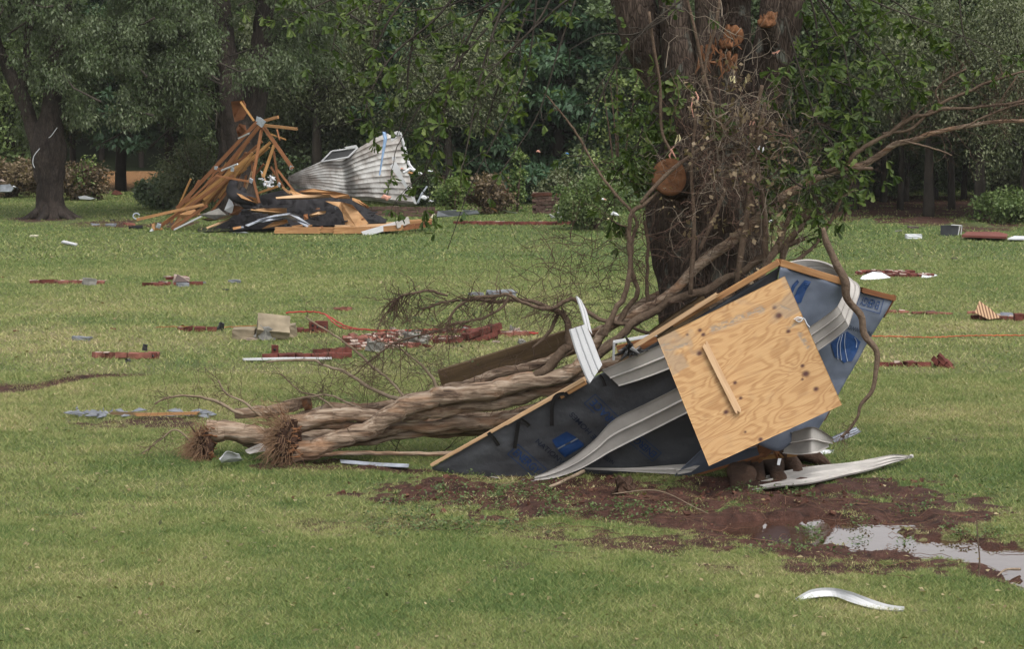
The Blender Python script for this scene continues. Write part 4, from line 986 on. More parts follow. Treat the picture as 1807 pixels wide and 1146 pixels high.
    rootball(fr, 506, 778, 21.72, (.10, .15, .19), rr, (-.55, -.2, -.55), 900)
    mb = MB()
    for k in range(60):
        p = P(rr.uniform(470, 510), rr.uniform(725, 770), 21.7); twiggle(mb, p, (rr.uniform(-1.2, -.2), rr.gauss(0, .4), rr.uniform(.2, 1)), rr.uniform(.12, .32), .004, rr, .22, 6, 0)
    tag(mb.build('loose_roots', M['root_hair'], fr), kind='stuff')
    # torn splinters on the stub
    g = G(385, 815); bk = empty('uprooted_tree', (g.x, g.y, 0), 'uprooted crepe myrtle behind, its root end leftmost with a cut stub', 'fallen tree', 'uprooted crepe myrtles')
    C = stemset(bk, [
      (22.15, [(362,765,27),(400,762,27),(450,765,25),(510,770,22),(580,768,20),(650,764,18),(760,752,17),(880,742,14),(960,725,12)]),
      (22.3, [(420,735,14),(470,728,15),(510,722,15),(545,712,14)]),
      (22.3, [(520,740,16),(560,728,17),(620,722,16),(700,715,16),(790,690,15),(880,660,14),(960,642,12),(1030,600,11),(1100,560,10),(1180,510,9),(1290,440,8)]),
      (22.2, [(430,785,9),(520,792,9),(600,782,9),(700,772,8),(800,765,8),(900,762,7)]),
      (22.35, [(700,742,10),(790,735,11),(870,735,10),(960,712,10),(1040,690,9)]),
      (22.3, [(560,812,4),(640,808,4),(720,800,4.5),(790,804,4),(840,806,3)]),
    ], 'crepe')
    D = stemset(bk, [
      (22.1, [(710,706,5),(680,700,5),(640,680,4.5),(600,652,4),(560,640,3.5),(520,635,3),(470,640,2)]),
      (22.0, [(712,702,4),(690,672,4),(650,640,3.5),(620,615,3),(590,595,2.5),(540,560,2)]),
      (21.9, [(770,690,4),(765,665,3.5),(740,640,3),(700,615,2.5),(660,600,2)]),
      (22.2, [(430,735,4),(390,712,4),(350,702,3.5),(300,700,3),(270,712,2)]),
      (22.2, [(460,735,3.5),(430,712,3.5),(395,690,3),(385,672,2.5)]),
      (22.2, [(640,720,3.5),(600,705,3.5),(580,700,3),(545,700,3),(500,710,2)]),
      (22.2, [(590,722,3),(560,700,2.5),(530,690,2),(495,660,2)]),
      (22.1, [(345,790,2.5),(310,760,2.5),(285,775,2),(250,800,1.5)]),
    ], 'branch_pale', 'branch')
    mb = MB(); sidetwigs(mb, D, 130, .30, .0030, rr, 0, 1, .2, 1, 1, .45)
    sidetwigs(mb, [C[4], C[5], C[3]], 60, .5, .004, rr, .2, 1, .3, 1, 1, .4)
    for k in range(210):
        p = P(rr.uniform(560, 1000), rr.uniform(640, 700), 22.2+rr.uniform(0, .9)); twiggle(mb, p, rv(rr, 1), rr.uniform(.2, .6), .003, rr, .3, 8, 1, .35, -.05)
    for k in range(130):
        p = P(rr.uniform(940, 1160), rr.uniform(400, 560), 22.3+rr.uniform(-.3, .5)); twiggle(mb, p, (rr.gauss(0, 1), rr.gauss(0, .5), rr.gauss(0, .7)), rr.uniform(.3, .7), .0035, rr, .22, 8, 1, .4)
    tag(mb.build('twigs', M['twig'], bk), kind='stuff')
    rootball(bk, 358, 784, 22.1, (.09, .17, .17), rr, (-.35, -.3, -.8), 800)
    # cut end of the short stub
    c = P(546, 711, 22.3); m = MB(); d = Vector((.9, -.15, .25)).normalized(); u = d.orthogonal().normalized(); v = d.cross(u)
    V = [tuple(c+d*.006)]+[tuple(c+(u*math.cos(j*.4488)+v*math.sin(j*.4488))*.07+d*.004) for j in range(14)]+[tuple(c+(u*math.cos(j*.4488)+v*math.sin(j*.4488))*.07-d*.05) for j in range(14)]
    m.add(V, [(0, 1+j, 1+(j+1) % 14) for j in range(14)]+[(1+j, 15+j, 15+(j+1) % 14, 1+(j+1) % 14) for j in range(14)]); m.build('cut_end', M['heart'], bk)
fallen()
def loose_branch():
    """crooked bare branch hanging down over the wreck to the lawn"""
    Y0 = 19.7; q = pth([(1452,402,4),(1460,430,6.5),(1476,465,7),(1492,500,8),(1496,528,7),(1520,560,6.5),(1526,592,6),(1547,620,5),(1545,658,4.2),(1539,690,3.8),(1519,715,3.2),(1514,735,2.6),(1500,757,3),(1484,772,2.2)], Y0, 60)
    root = empty('hanging_branch', tuple(q[-1][:3]), 'crooked bare branch hanging over the wreck down to the lawn', 'branch')
    mb = MB(); mb.tube(q[:, :3], q[:, 3], 12, bump=.18, bfreq=9, ridge=.04); mb.build('limb', M['branch'], root, smooth=True)
    rr = random.Random(4); mb = MB(); sidetwigs(mb, [q], 16, .14, .0035, rr, -.2, 1, .85, 1, 1, .5); tag(mb.build('twigs', M['twig'], root), kind='stuff')
loose_branch()
def old_board():
    Y0 = 22.75
    o = board('grey_board', P(778, 676, Y0), P(1035, 595, Y0+.15), .26, .035, M['greywood'], up=(0, -.25, 1))
    tag(o, 'wide weathered board lying behind the fallen stems', 'board')
old_board()
# ================================================================ THE WRECKED WALL ROUND THE TREE
WY = 21.08
def fW(off=0): return lambda x, z: WY-.35*z-off
X0 = P(1375, 466, 20.8).x
def fR(off=0): return lambda x, z: WY-.35*1.9+.42*(x-X0)+.10*(1.9-z)+.03-off
def Wp(px, py, off=0): return PL(px, py, fW(off))
def Rp(px, py, off=0): return PL(px, py, fR(off))
NW = Vector((0, -1, -.35)).normalized(); NR = Vector((.42, -1, -.10)).normalized()
def wrinkle(p, wr, seed):
    q = fbm(np.array([p.x*3.1+p.z*1.1]), np.array([p.z*3.3-p.x*1.3]), seed, 4)[0]-.5; r_ = abs(fbm(np.array([p.x*2.2]), np.array([p.z*4.1]), seed+3, 3)[0]-.5)
    return q*wr+r_*wr*.8
def sheet_grid(top, bot, n, m, surf, wr, seed, th=.012):
    """a limp sheet between two outline curves, wrinkled, with a back face"""
    T_ = spline([(a, b, 0) for a, b in top], n); B_ = spline([(a, b, 0) for a, b in bot], n); V = []
    for side in (0, 1):
        for i in range(n):
            for j in range(m):
                t = j/(m-1); a = T_[i]*(1-t)+B_[i]*t; p = surf(a[0], a[1]); 
                V.append(tuple(p+Vector((0, -wrinkle(p, wr, seed)+side*th, 0))))
    I = lambda s, i, j: s*n*m+i*m+j; Fs = []
    for i in range(n-1):
        for j in range(m-1): Fs.append((I(0,i,j), I(0,i+1,j), I(0,i+1,j+1), I(0,i,j+1))); Fs.append((I(1,i,j), I(1,i,j+1), I(1,i+1,j+1), I(1,i+1,j)))
        for j in (0, m-1): q = (I(0,i,j), I(1,i,j), I(1,i+1,j), I(0,i+1,j)); Fs.append(q if j == 0 else q[::-1])
    for j in range(m-1):
        for i in (0, n-1): q = (I(0,i,j), I(0,i,j+1), I(1,i,j+1), I(1,i,j)); Fs.append(q if i == 0 else q[::-1])
    mb = MB(); mb.add(V, Fs); return mb
def lettering(body, a, b, hpx, surf, off, nrm, mat, parent, name='lettering', box=True, flip=False):
    """printed words on a surface, baseline from photo point a to b"""
    p0 = surf(*a, off); p1 = surf(*b, off); u = (p1-p0); L = u.length; u.normalize(); n = nrm.normalized(); u = (u-n*u.dot(n)).normalized(); v = n.cross(u)
    c = bpy.data.curves.new(name, 'FONT'); c.body = body; c.size = 1; c.extrude = 0; c.offset = .008
    o = bpy.data.objects.new(name, c); COL.objects.link(o); bpy.context.view_layer.update()
    me = bpy.data.meshes.new_from_object(o.evaluated_get(bpy.context.evaluated_depsgraph_get())); bpy.data.objects.remove(o)
    co = np.array([q.co[:] for q in me.vertices]); mn = co.min(0); mx = co.max(0); sx = L/(mx[0]-mn[0]); hh = hpx*S(20.9); sy = hh/(mx[1]-mn[1])
    bo = base(parent); wr, sd = (.06, 3) if surf is Wp else (.085, 9); wv = lambda q: q+Vector((0, -wrinkle(q, wr, sd)-.010, 0))-bo
    W_ = [p0+u*((q[0]-mn[0])*sx)+v*((q[1]-mn[1])*sy) for q in co]
    W_ = [wv(q) for q in W_]
    mb = MB(); mb.add([tuple(q) for q in W_], [tuple(f.vertices) for f in me.polygons])
    if box:
        g = hh*.34; t = hh*.08
        for (x0, y0, x1, y1) in ((-g-t, -g-t, L+g+t, -g), (-g-t, hh+g, L+g+t, hh+g+t), (-g-t, -g, -g, hh+g), (L+g, -g, L+g+t, hh+g)):
            mb.add([tuple(wv(p0+u*x+v*y)) for x, y in ((x0, y0), (x1, y0), (x1, y1), (x0, y1))], [(0, 1, 2, 3)])
    m2 = mb.mesh(name, mat); bpy.data.meshes.remove(me); return link(name, m2, parent)
M['ink_line'] = m_plain('pale_print', (.11, .125, .15), .5, .15, 6)
def wall():
    o = Wp(1100, 838); root = empty('wrecked_wall', (o.x, o.y, 0), 'torn wall section in blue printed house wrap propped against the big trunk', 'wall section')
    # left sheathing, leaning out over the lawn
    mb = sheet_grid([(762,826),(870,764),(950,720),(1030,676),(1110,632),(1165,600),(1250,548),(1330,500),(1377,470)], [(765,830),(840,842),(900,845),(980,842),(1060,840),(1150,834),(1220,838),(1290,800),(1340,640)], 90, 34, Wp, .06, 3)
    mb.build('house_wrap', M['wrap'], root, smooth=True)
    mb = sheet_grid([(1376,470),(1410,480),(1450,492),(1490,503),(1530,516),(1576,528)], [(1330,780),(1350,790),(1375,796),(1400,780),(1425,772),(1444,758)], 40, 40, Rp, .085, 9)
    mb.build('house_wrap', M['wrap_lit'], root, smooth=True)
    # small wrapped corner resting by the roots
    mb = MB(); mb.poly([Wp(1188, 842, .12), Wp(1238, 795, .16), Wp(1262, 800, .16), Wp(1335, 790, .14), Wp(1340, 804, .10), Wp(1205, 846, .08)], .012, -NW*-1); mb.build('wrap_flap', M['wrap_lit'], root)
    tag(board('lower_plate', Wp(1192, 848, .06), Wp(1345, 803, .08), .035, .05, M['lumber_red'], root, split=.03), None)
    rr = random.Random(8)
    def wb(name, a, b, w_, t_, m, off=0, split=0, s=Wp, back=.04): p, q = s(*a, off), s(*b, off); p.y += back; q.y += back; return board(name, p, q, w_, t_, M[m], root, split=split, rng=rr)
    wb('edge_stud', (762,822), (905,742), .030, .09, 'fresh', .03); wb('edge_stud', (895,748), (1032,670), .036, .09, 'fresh', .03)
    wb('short_block', (990,702), (1035,676), .036, .05, 'lumber', .05); wb('edge_stud', (1188,573), (1376,463), .055, .09, 'lumber', .02); wb('splintered_stud', (1118,614), (1262,523), .038, .04, 'fresh', .10, .07)
    wb('splintered_stud', (1228,545), (1262,528), .06, .03, 'lumber', .08, .05)
    wb('top_plate', (1374,464), (1488,499), .062, .10, 'lumber', .02, .0, Rp); wb('top_plate', (1518,512), (1576,527), .045, .09, 'lumber_red', .02, .02, Rp)
    wb('end_stud', (1577,526), (1560,556), .035, .05, 'lumber_red', .0, .03, Rp, .05); wb('inner_stud', (1452,742), (1478,690), .05, .04, 'greywood', -.04, .02, Rp)
    wb('bottom_block', (1340,790), (1400,755), .07, .05, 'lumber_red', .02, .05); wb('bottom_block', (1335,812), (1372,775), .10, .06, 'lumber_red', .10, .05); wb('bottom_block', (1360,783), (1395,778), .05, .04, 'lumber_tan', .16, .04)
    wb('bottom_block', (1352,808), (1402,803), .04, .06, 'lumber_tan', .12, .06); wb('bottom_block', (1358,770), (1372,800), .05, .03, 'lumber_red', .16, .05); wb('bottom_block', (1375,790), (1392,812), .04, .03, 'root', .14, .05)
    # black flashing tape tabs
    for pts, w_ in [([(862,764),(872,775),(880,787)], 7), ([(918,741),(926,746),(934,753)], 8), ([(915,745),(912,765),(908,792)], 7), ([(996,695),(985,697),(978,704),(974,722),(974,752)], 7), ([(1058,662),(1064,670),(1068,682)], 6), ([(996,694),(1002,700)], 8)]:
        q = spline([tuple(Wp(a, b, .045)) for a, b in pts], 10); d = np.gradient(q, axis=0); s_ = np.cross(d, np.array(NW)); s_ /= np.linalg.norm(s_, axis=1)[:, None]; h_ = w_*S(21)/2
        mb = strip(q-s_*h_, q+s_*h_, [(0, 0), (.5, .004), (1, 0)], .003); mb.build('tape_tab', M['black'], root)
    mb = MB()
    for k in range(16):
        p = Wp(rr.uniform(1100, 1130), rr.uniform(608, 626), .1+rr.uniform(0, .05)); mb.tube([p, p+rv(rr, .02), p+rv(rr, .04)], [.012, .02, .006], 6, bump=.4, bfreq=30)
    tag(mb.build('tape_wad', M['black'], root), kind='stuff')
    # printed words and emblems
    bl, gy = M['ink'], M['ink_grey']
    def LW(t, a, b, h_, m, box=True): return lettering(t, a, b, h_, Wp, .0, NW, m, root, box=box)
    LW('ENERGY', (904,801), (946,838), 15, bl); LW('BRACE', (1090,742), (1050,703), 15, bl); LW('NATIONWIDE', (944,781), (1010,838), 10, gy, False); LW('E HOMES', (1053,770), (1011,727), 10, gy, False)
    LW('ENERGY', (1160,800), (1118,765), 13, bl); LW('NATIONWIDE', (1085,815), (1050,790), 8, gy, False)
    def emb(pts, s, off, m, nm='emblem'):
        wr, sd = (.06, 3) if s is Wp else (.085, 9); mb = MB(); c = (sum(a for a, b in pts)/len(pts), sum(b for a, b in pts)/len(pts)); n_ = len(pts); V = []; K = 6
        for k in range(K+1):
            for a, b in pts:
                q = s(c[0]+(a-c[0])*k/K, c[1]+(b-c[1])*k/K, 0); q.y -= wrinkle(q, wr, sd)+.008+(off if off < .02 else 0); V.append(tuple(q))
        mb.add(V, [(k*n_+j, k*n_+(j+1) % n_, (k+1)*n_+(j+1) % n_, (k+1)*n_+j) for k in range(K) for j in range(n_)]); return mb.build(nm, m, root)
    emb([(974,777),(1000,762),(1018,773),(990,788),(982,791)], Wp, .048, bl); emb([(984,795),(992,790),(1020,775),(1030,784),(1030,788),(997,808)], Wp, .048, bl)
    [emb(q_, Wp, .006, M['ink_line']) for q_ in ([(984,791),(997,784),(998,786),(985,793)], [(1006,780),(1018,773),(1020,775),(1007,782)])]
    emb([(1465,606),(1480,594),(1495,585),(1508,594),(1519,604),(1512,622),(1503,638),(1495,638),(1489,641),(1482,633),(1473,631)], Rp, .052, M['ink_blue'] if 'ink_blue' in M else bl)
    for pts in [[(1482,593),(1477,610),(1478,634)], [(1486,590),(1482,610),(1484,636)], [(1491,588),(1490,608),(1495,638)], [(1508,596),(1512,604),(1511,614)]]:
        q = spline([tuple(Rp(a, b, 0)) for a, b in pts], 12); q[:, 1] -= [wrinkle(Vector(v), .085, 9)+.012 for v in q]; mb = MB(); mb.tube(q, [.0035]*12, 4); mb.build('emblem_line', M['ink_white'], root)
    emb([(1401,524),(1408,508),(1420,494),(1431,497),(1422,512),(1413,534),(1405,535)], Rp, .045, bl)
    emb([(1391,520),(1398,503),(1407,494),(1410,498),(1402,508),(1396,524)], Rp, .045, bl)
    lettering('ENERGY', (1553,532), (1521,523), 15, Rp, 0, NR, bl, root); lettering('NATIONWIDE', (1538,586), (1494,572), 8, Rp, 0, NR, gy, root, box=False)
    # vinyl siding still hanging on
    LAP = [(0, 0), (.02, .012), (.46, .012), (.5, -.004), (.53, .014), (.96, .014), (1, .0)]
    def sid(nm, A, B, n=30, prof=LAP, m='vinyl', par=root, th=.003):
        A = spline(A, n); B = spline(B, n); return strip(A, B, prof, th).build(nm, M[m], par)
    w3 = lambda *l: [tuple(Wp(a, b, o_)) for a, b, o_ in l]
    sid('siding_strip', w3((866,842,.05),(920,846,.05),(965,833,.08),(1010,808,.10),(1050,776,.10),(1084,741,.07),(1140,713,.07),(1215,675,.07)), w3((880,846,.09),(930,849,.12),(975,845,.13),(1020,830,.13),(1052,813,.12),(1079,797,.09),(1140,766,.07),(1235,718,.07)), 44)
    sid('siding_strip', w3((1062,654,.06),(1110,633,.07),(1200,594,.06)), w3((1092,682,.07),(1140,667,.07),(1215,638,.06)), 14)
    sid('siding_strip', w3((1030,826,.08),(1110,826,.10),(1210,820,.10)), w3((1034,829,.09),(1110,833,.12),(1205,838,.12)), 14)
    sid('siding_strip', w3((1190,824,.12),(1215,822,.12),(1236,822,.14)), w3((1196,838,.14),(1208,836,.15),(1220,834,.15)), 8)
    LAP3 = [(0, 0), (.02, .01), (.3, .01), (.33, -.002), (.36, .012), (.66, .012), (.69, -.002), (.72, .012), (.97, .012), (1, 0)]
    p = lambda a, b, Y: tuple(P(a, b, Y-.42))
    A = [p(1418,584,20.93), p(1445,566,20.88), p(1468,549,20.80), p(1478,540,20.78)]; B = [p(1440,622,20.93), p(1468,602,20.88), p(1488,586,20.80), p(1498,576,20.76)]
    C_ = [p(1478,540,20.78), p(1487,522,20.80), p(1492,505,20.86), p(1489,488,20.98), p(1474,472,21.15), p(1450,461,21.3), p(1420,458,21.38), p(1388,463,21.42)]
    D_ = [p(1498,576,20.76), p(1508,545,20.80), p(1517,518,20.88), p(1515,503,21.0), p(1500,494,21.2), p(1472,492,21.35), p(1440,496,21.43), p(1398,505,21.47)]
    mb = strip(spline(A, 16), spline(B, 16), LAP3, .003); m2 = strip(spline(C_, 30), spline(D_, 30), LAP3, .003); mb.v += m2.v; mb.f += [[i+mb.n for i in f] for f in m2.f]; mb.m += m2.m; mb.build('bent_siding', M['vinyl'], root)
    # little white trim frame caught behind the stud
    for a, b, m in [((1083,636),(1084,604),'white'), ((1083,605),(1160,592),'white')]: wb('trim_piece', a, b, .028, .02, m, -.05)
    wb('short_block', (1090,620), (1160,602), .09, .04, 'lumber_red', -.12)
wall()
def ply():
    f = lambda off=0: (lambda x, z: 19.82+.22*z-off)
    tl, tr, br, bl = [PL(a, b, f()) for a, b in ((1160,598),(1385,487),(1486,715),(1251,823))]
    x = (tr-tl).normalized(); n = x.cross(bl-tl).normalized(); n = n if n.y < 0 else -n; z = n.cross(x)
    Mx = Matrix((x, n, z)).transposed().to_4x4(); Mx.translation = tl; Mi = Mx.inverted()
    N = 150; V = []; K = []; St = []
    kn = [(1235,583,2.6),(1241,591,2.8),(1234,624,3.6),(1367,543,3.0),(1374,557,5.0),(1391,585,3),(1416,646,2.6),(1422,660,4.6),(1440,687,3.4),(1281,728,3.4),(1307,703,2.4),(1342,776,3),(1297,676,2.6),(1213,591,1.8),(1416,670,1.8),(1315,763,1.8)]
    kp = [(Mi @ PL(a, b, f()), r_*S(20.4)) for a, b, r_ in kn]
    tears = [((1258,582),(1344,546),6),((1174,620),(1212,607),3.5),((1378,540),(1395,548),2.5),((1390,580),(1418,563),2.5),((1160,612),(1180,606),3),((1412,590),(1425,612),4)]
    tp = [(Mi @ PL(*a, f()), Mi @ PL(*b, f()), w_*S(20.4)) for a, b, w_ in tears]
    C = [Mi @ q for q in (tl, tr, br, bl)]
    for i in range(N):
        for j in range(N):
            u, v = i/(N-1), j/(N-1); q = (C[0]*(1-u)+C[1]*u)*(1-v)+(C[3]*(1-u)+C[2]*u)*v; V.append((q.x, 0, q.z))
    V = np.array(V); ed = fbm(V[:, 0]*9, V[:, 2]*9, 2, 3)
    K = np.zeros(len(V)); 
    for c, r_ in kp: dd = np.hypot((V[:, 0]-c.x)*.8, V[:, 2]-c.z); K = np.maximum(K, np.clip(1.6-dd/r_, 0, 1))
    St = np.zeros(len(V))
    for a, b, w_ in tp:
        ab = np.array([b.x-a.x, b.z-a.z]); t = np.clip(((V[:, 0]-a.x)*ab[0]+(V[:, 2]-a.z)*ab[1])/(ab@ab), 0, 1); dd = np.hypot(V[:, 0]-a.x-ab[0]*t, V[:, 2]-a.z-ab[1]*t)
        m = np.clip(1.5-dd/w_, 0, 1)*np.clip((fbm(V[:, 0]*40, V[:, 2]*140, 8, 3)-.36)*7, 0, 1); St = np.maximum(St, m*.95)
    St = np.maximum(St, np.clip((fbm(V[:, 0]*4+3, V[:, 2]*4, 61, 4)-.60)*6, 0, .55)*(V[:, 2] > -.33))
    I = np.arange(N*N).reshape(N, N); Fq = np.stack([I[:-1, :-1], I[1:, :-1], I[1:, 1:], I[:-1, 1:]], -1).reshape(-1, 4)
    V[:, 1] = St*-.003
    B = V.copy(); B[:, 1] = -.018; o = N*N
    ring = list(I[:, 0])+list(I[-1, 1:])+list(I[-2::-1, -1])+list(I[0, -2:0:-1]); m = len(ring)
    side = np.array([(ring[k], ring[(k+1) % m], ring[(k+1) % m]+o, ring[k]+o) for k in range(m)])
    me = npmesh('plywood_sheet', np.vstack([V, B]), np.vstack([Fq, Fq[:, ::-1]+o, side]), M['ply'], {'knot': np.r_[K, K*0], 'stain': np.r_[St, St*0]})
    ob = link('plywood_sheet', me); ob.matrix_world = Mx
    tag(ob, 'square plywood sheet with swirling grain leaning tilted against the wrecked wall', 'plywood')
    # batten lying down the face, and a knot of string at the edge
    a = PL(1243, 606, f(.03)); b = PL(1303, 727, f(.03)); bt = board('batten', a, b, .055, .02, M['fresh'], split=.015, up=tuple(x)); 
    tag(bt, 'narrow pale wooden batten stuck on the face of the plywood sheet', 'batten')
    mb = MB(); q = spline([tuple(PL(c, d, f(.02))) for c, d in ((1401,564),(1408,560),(1416,562),(1412,568),(1404,565),(1418,562),(1424,572),(1429,578))], 24); mb.tube(q, [.004]*24, 5)
    tag(mb.build('knotted_string', M['sheet_white']), 'knotted string looped over the right edge of the plywood', 'string')
ply()
LAPG = [(0, 0), (.03, .014), (.33, .012), (.36, 0), (.40, .014), (.66, .012), (.69, 0), (.72, .014), (.97, .01), (1, -.006)]
def gst(nm, A, B, prof, m, lab, cat='siding', n=30, th=.003, group=None):
    o = strip(spline(A, n), spline(B, n), prof, th).build(nm, M[m]); return tag(o, lab, cat, group)
def g3(*l): return [tuple(G(a, b, z)) for a, b, z in l]
gst('fallen_siding', g3((1352,841,.03),(1400,829,.07),(1440,823,.10),(1500,817,.10),(1540,810,.12),(1575,803,.13),(1596,804,.10),(1612,805,.09)), g3((1327,866,.015),(1370,860,.03),(1430,854,.05),(1500,838,.05),(1540,829,.06),(1575,818,.07),(1590,814,.07),(1612,806,.07)), LAPG, 'vinyl', 'long pale siding panel lying on the grass in front of the roots')
gst('siding_piece', g3((1404,1059,.01),(1432,1043,.06),(1470,1040,.07),(1500,1046,.07),(1540,1062,.04),(1570,1071,.02),(1596,1074,.015)), g3((1406,1062,.005),(1440,1056,.02),(1475,1055,.025),(1506,1066,.015),(1540,1076,.01),(1572,1079,.005),(1596,1079,.005)), [(0, -.008), (.12, .012), (.45, .016), (.5, .012), (.85, .014), (1, -.004)], 'white', 'white curved siding scrap alone on the near lawn')
def uprights():
    Y = 20.5; p = lambda a, b, dy=0: tuple(P(a, b, Y+dy))
    LV = [(0, 0), (.06, .012), (.3, .012), (.34, 0), (.4, .012), (.62, .012), (.66, 0), (.72, .012), (.95, .01), (1, -.004)]
    mb = strip(spline([p(1004,582), p(1018,628), p(1034,668), p(1040,678)], 18), spline([p(1034,572,.05), p(1046,600,.05), p(1058,632,.04), p(1063,644,.03)], 18), LV, .003)
    m2 = strip(spline([p(1016,523,.1), p(1024,548,.08), p(1031,574,.055)], 10), spline([p(1026,530,.12), p(1036,552,.1), p(1045,590,.05)], 10), [(0, 0), (.1, .01), (.45, .01), (.5, 0), (.55, .01), (1, 0)], .003)
    mb.v += m2.v; mb.f += [[i+mb.n for i in f] for f in m2.f]; mb.m += m2.m
    tag(mb.build('siding_piece', M['white']), 'torn white siding piece standing upright above the fallen stems', 'siding')
uprights()
p_ = lambda a, b, Y: tuple(P(a, b, Y-.3))
gst('folded_siding', [p_(1385,768,20.95), p_(1410,760,20.85), p_(1434,754,20.75), p_(1455,764,20.9), p_(1474,777,21.05)], [p_(1382,800,20.98), p_(1408,803,20.85), p_(1432,801,20.72), p_(1446,797,20.88), p_(1462,787,21.05)], [(0, -.01), (.04, .012), (.44, .008), (.48, -.012), (.52, .012), (.96, .008), (1, -.01)], 'vinyl', 'folded siding piece under the lower right corner of the plywood', n=26)
gst('siding_sliver', [p_(1466,773,21.2), p_(1495,760,21.3), p_(1512,754,21.4)], [p_(1474,780,21.15), p_(1500,772,21.25), p_(1520,762,21.35)], LAPG, 'grey_metal', 'grey metal sliver behind the tip of the hanging branch', 'flashing', 10)
gst('white_scrap', g3((1438,800,.05),(1455,795,.05),(1472,795,.05)), g3((1446,803,.02),(1460,802,.02),(1470,800,.02)), [(0, 0), (.5, .012), (1, 0)], 'sheet_white', 'small white scrap on the lawn beneath the folded siding', 'scrap', 8)
gst('white_chip', [p_(1373,810,20.75), p_(1379,810,20.75)], [p_(1371,821,20.72), p_(1376,822,20.72)], [(0, 0), (1, 0)], 'sheet_white', 'tiny white chip standing between the roots', 'chip', 4)
gst('white_scrap', g3((388,812,.12),(400,797,.15),(420,802,.10)), g3((390,817,.01),(408,816,.015),(430,812,.01)), [(0, 0), (.3, .02), (.6, -.01), (1, 0)], 'sheet_white', 'white plastic scrap tucked below the left root end', 'scrap', 12)
gst('flashing_strip', g3((432,795,.12),(455,785,.14),(470,782,.13)), g3((440,802,.08),(460,798,.08),(478,796,.08)), [(0, 0), (.5, .01), (1, 0)], 'vinyl', 'grey siding offcut between the two root ends', 'siding', 8)
gst('flashing_strip', g3((600,812,.03),(660,817,.03),(722,820,.03)), g3((602,818,.02),(660,823,.02),(720,826,.02)), [(0, 0), (.5, .01), (1, 0)], 'grey_metal', 'thin grey metal strip lying under the fallen stems', 'flashing', 12)
gst('dark_siding_sheet', [p_(1062,655,22.15), p_(1110,612,22.1), p_(1180,560,22.05), p_(1240,520,22.0)], [p_(1080,690,22.05), p_(1140,650,22.0), p_(1200,600,21.95), p_(1260,560,21.9)], LAPG, 'greywood', 'dark weathered siding board wedged between stems and trunk', 'siding', 12)
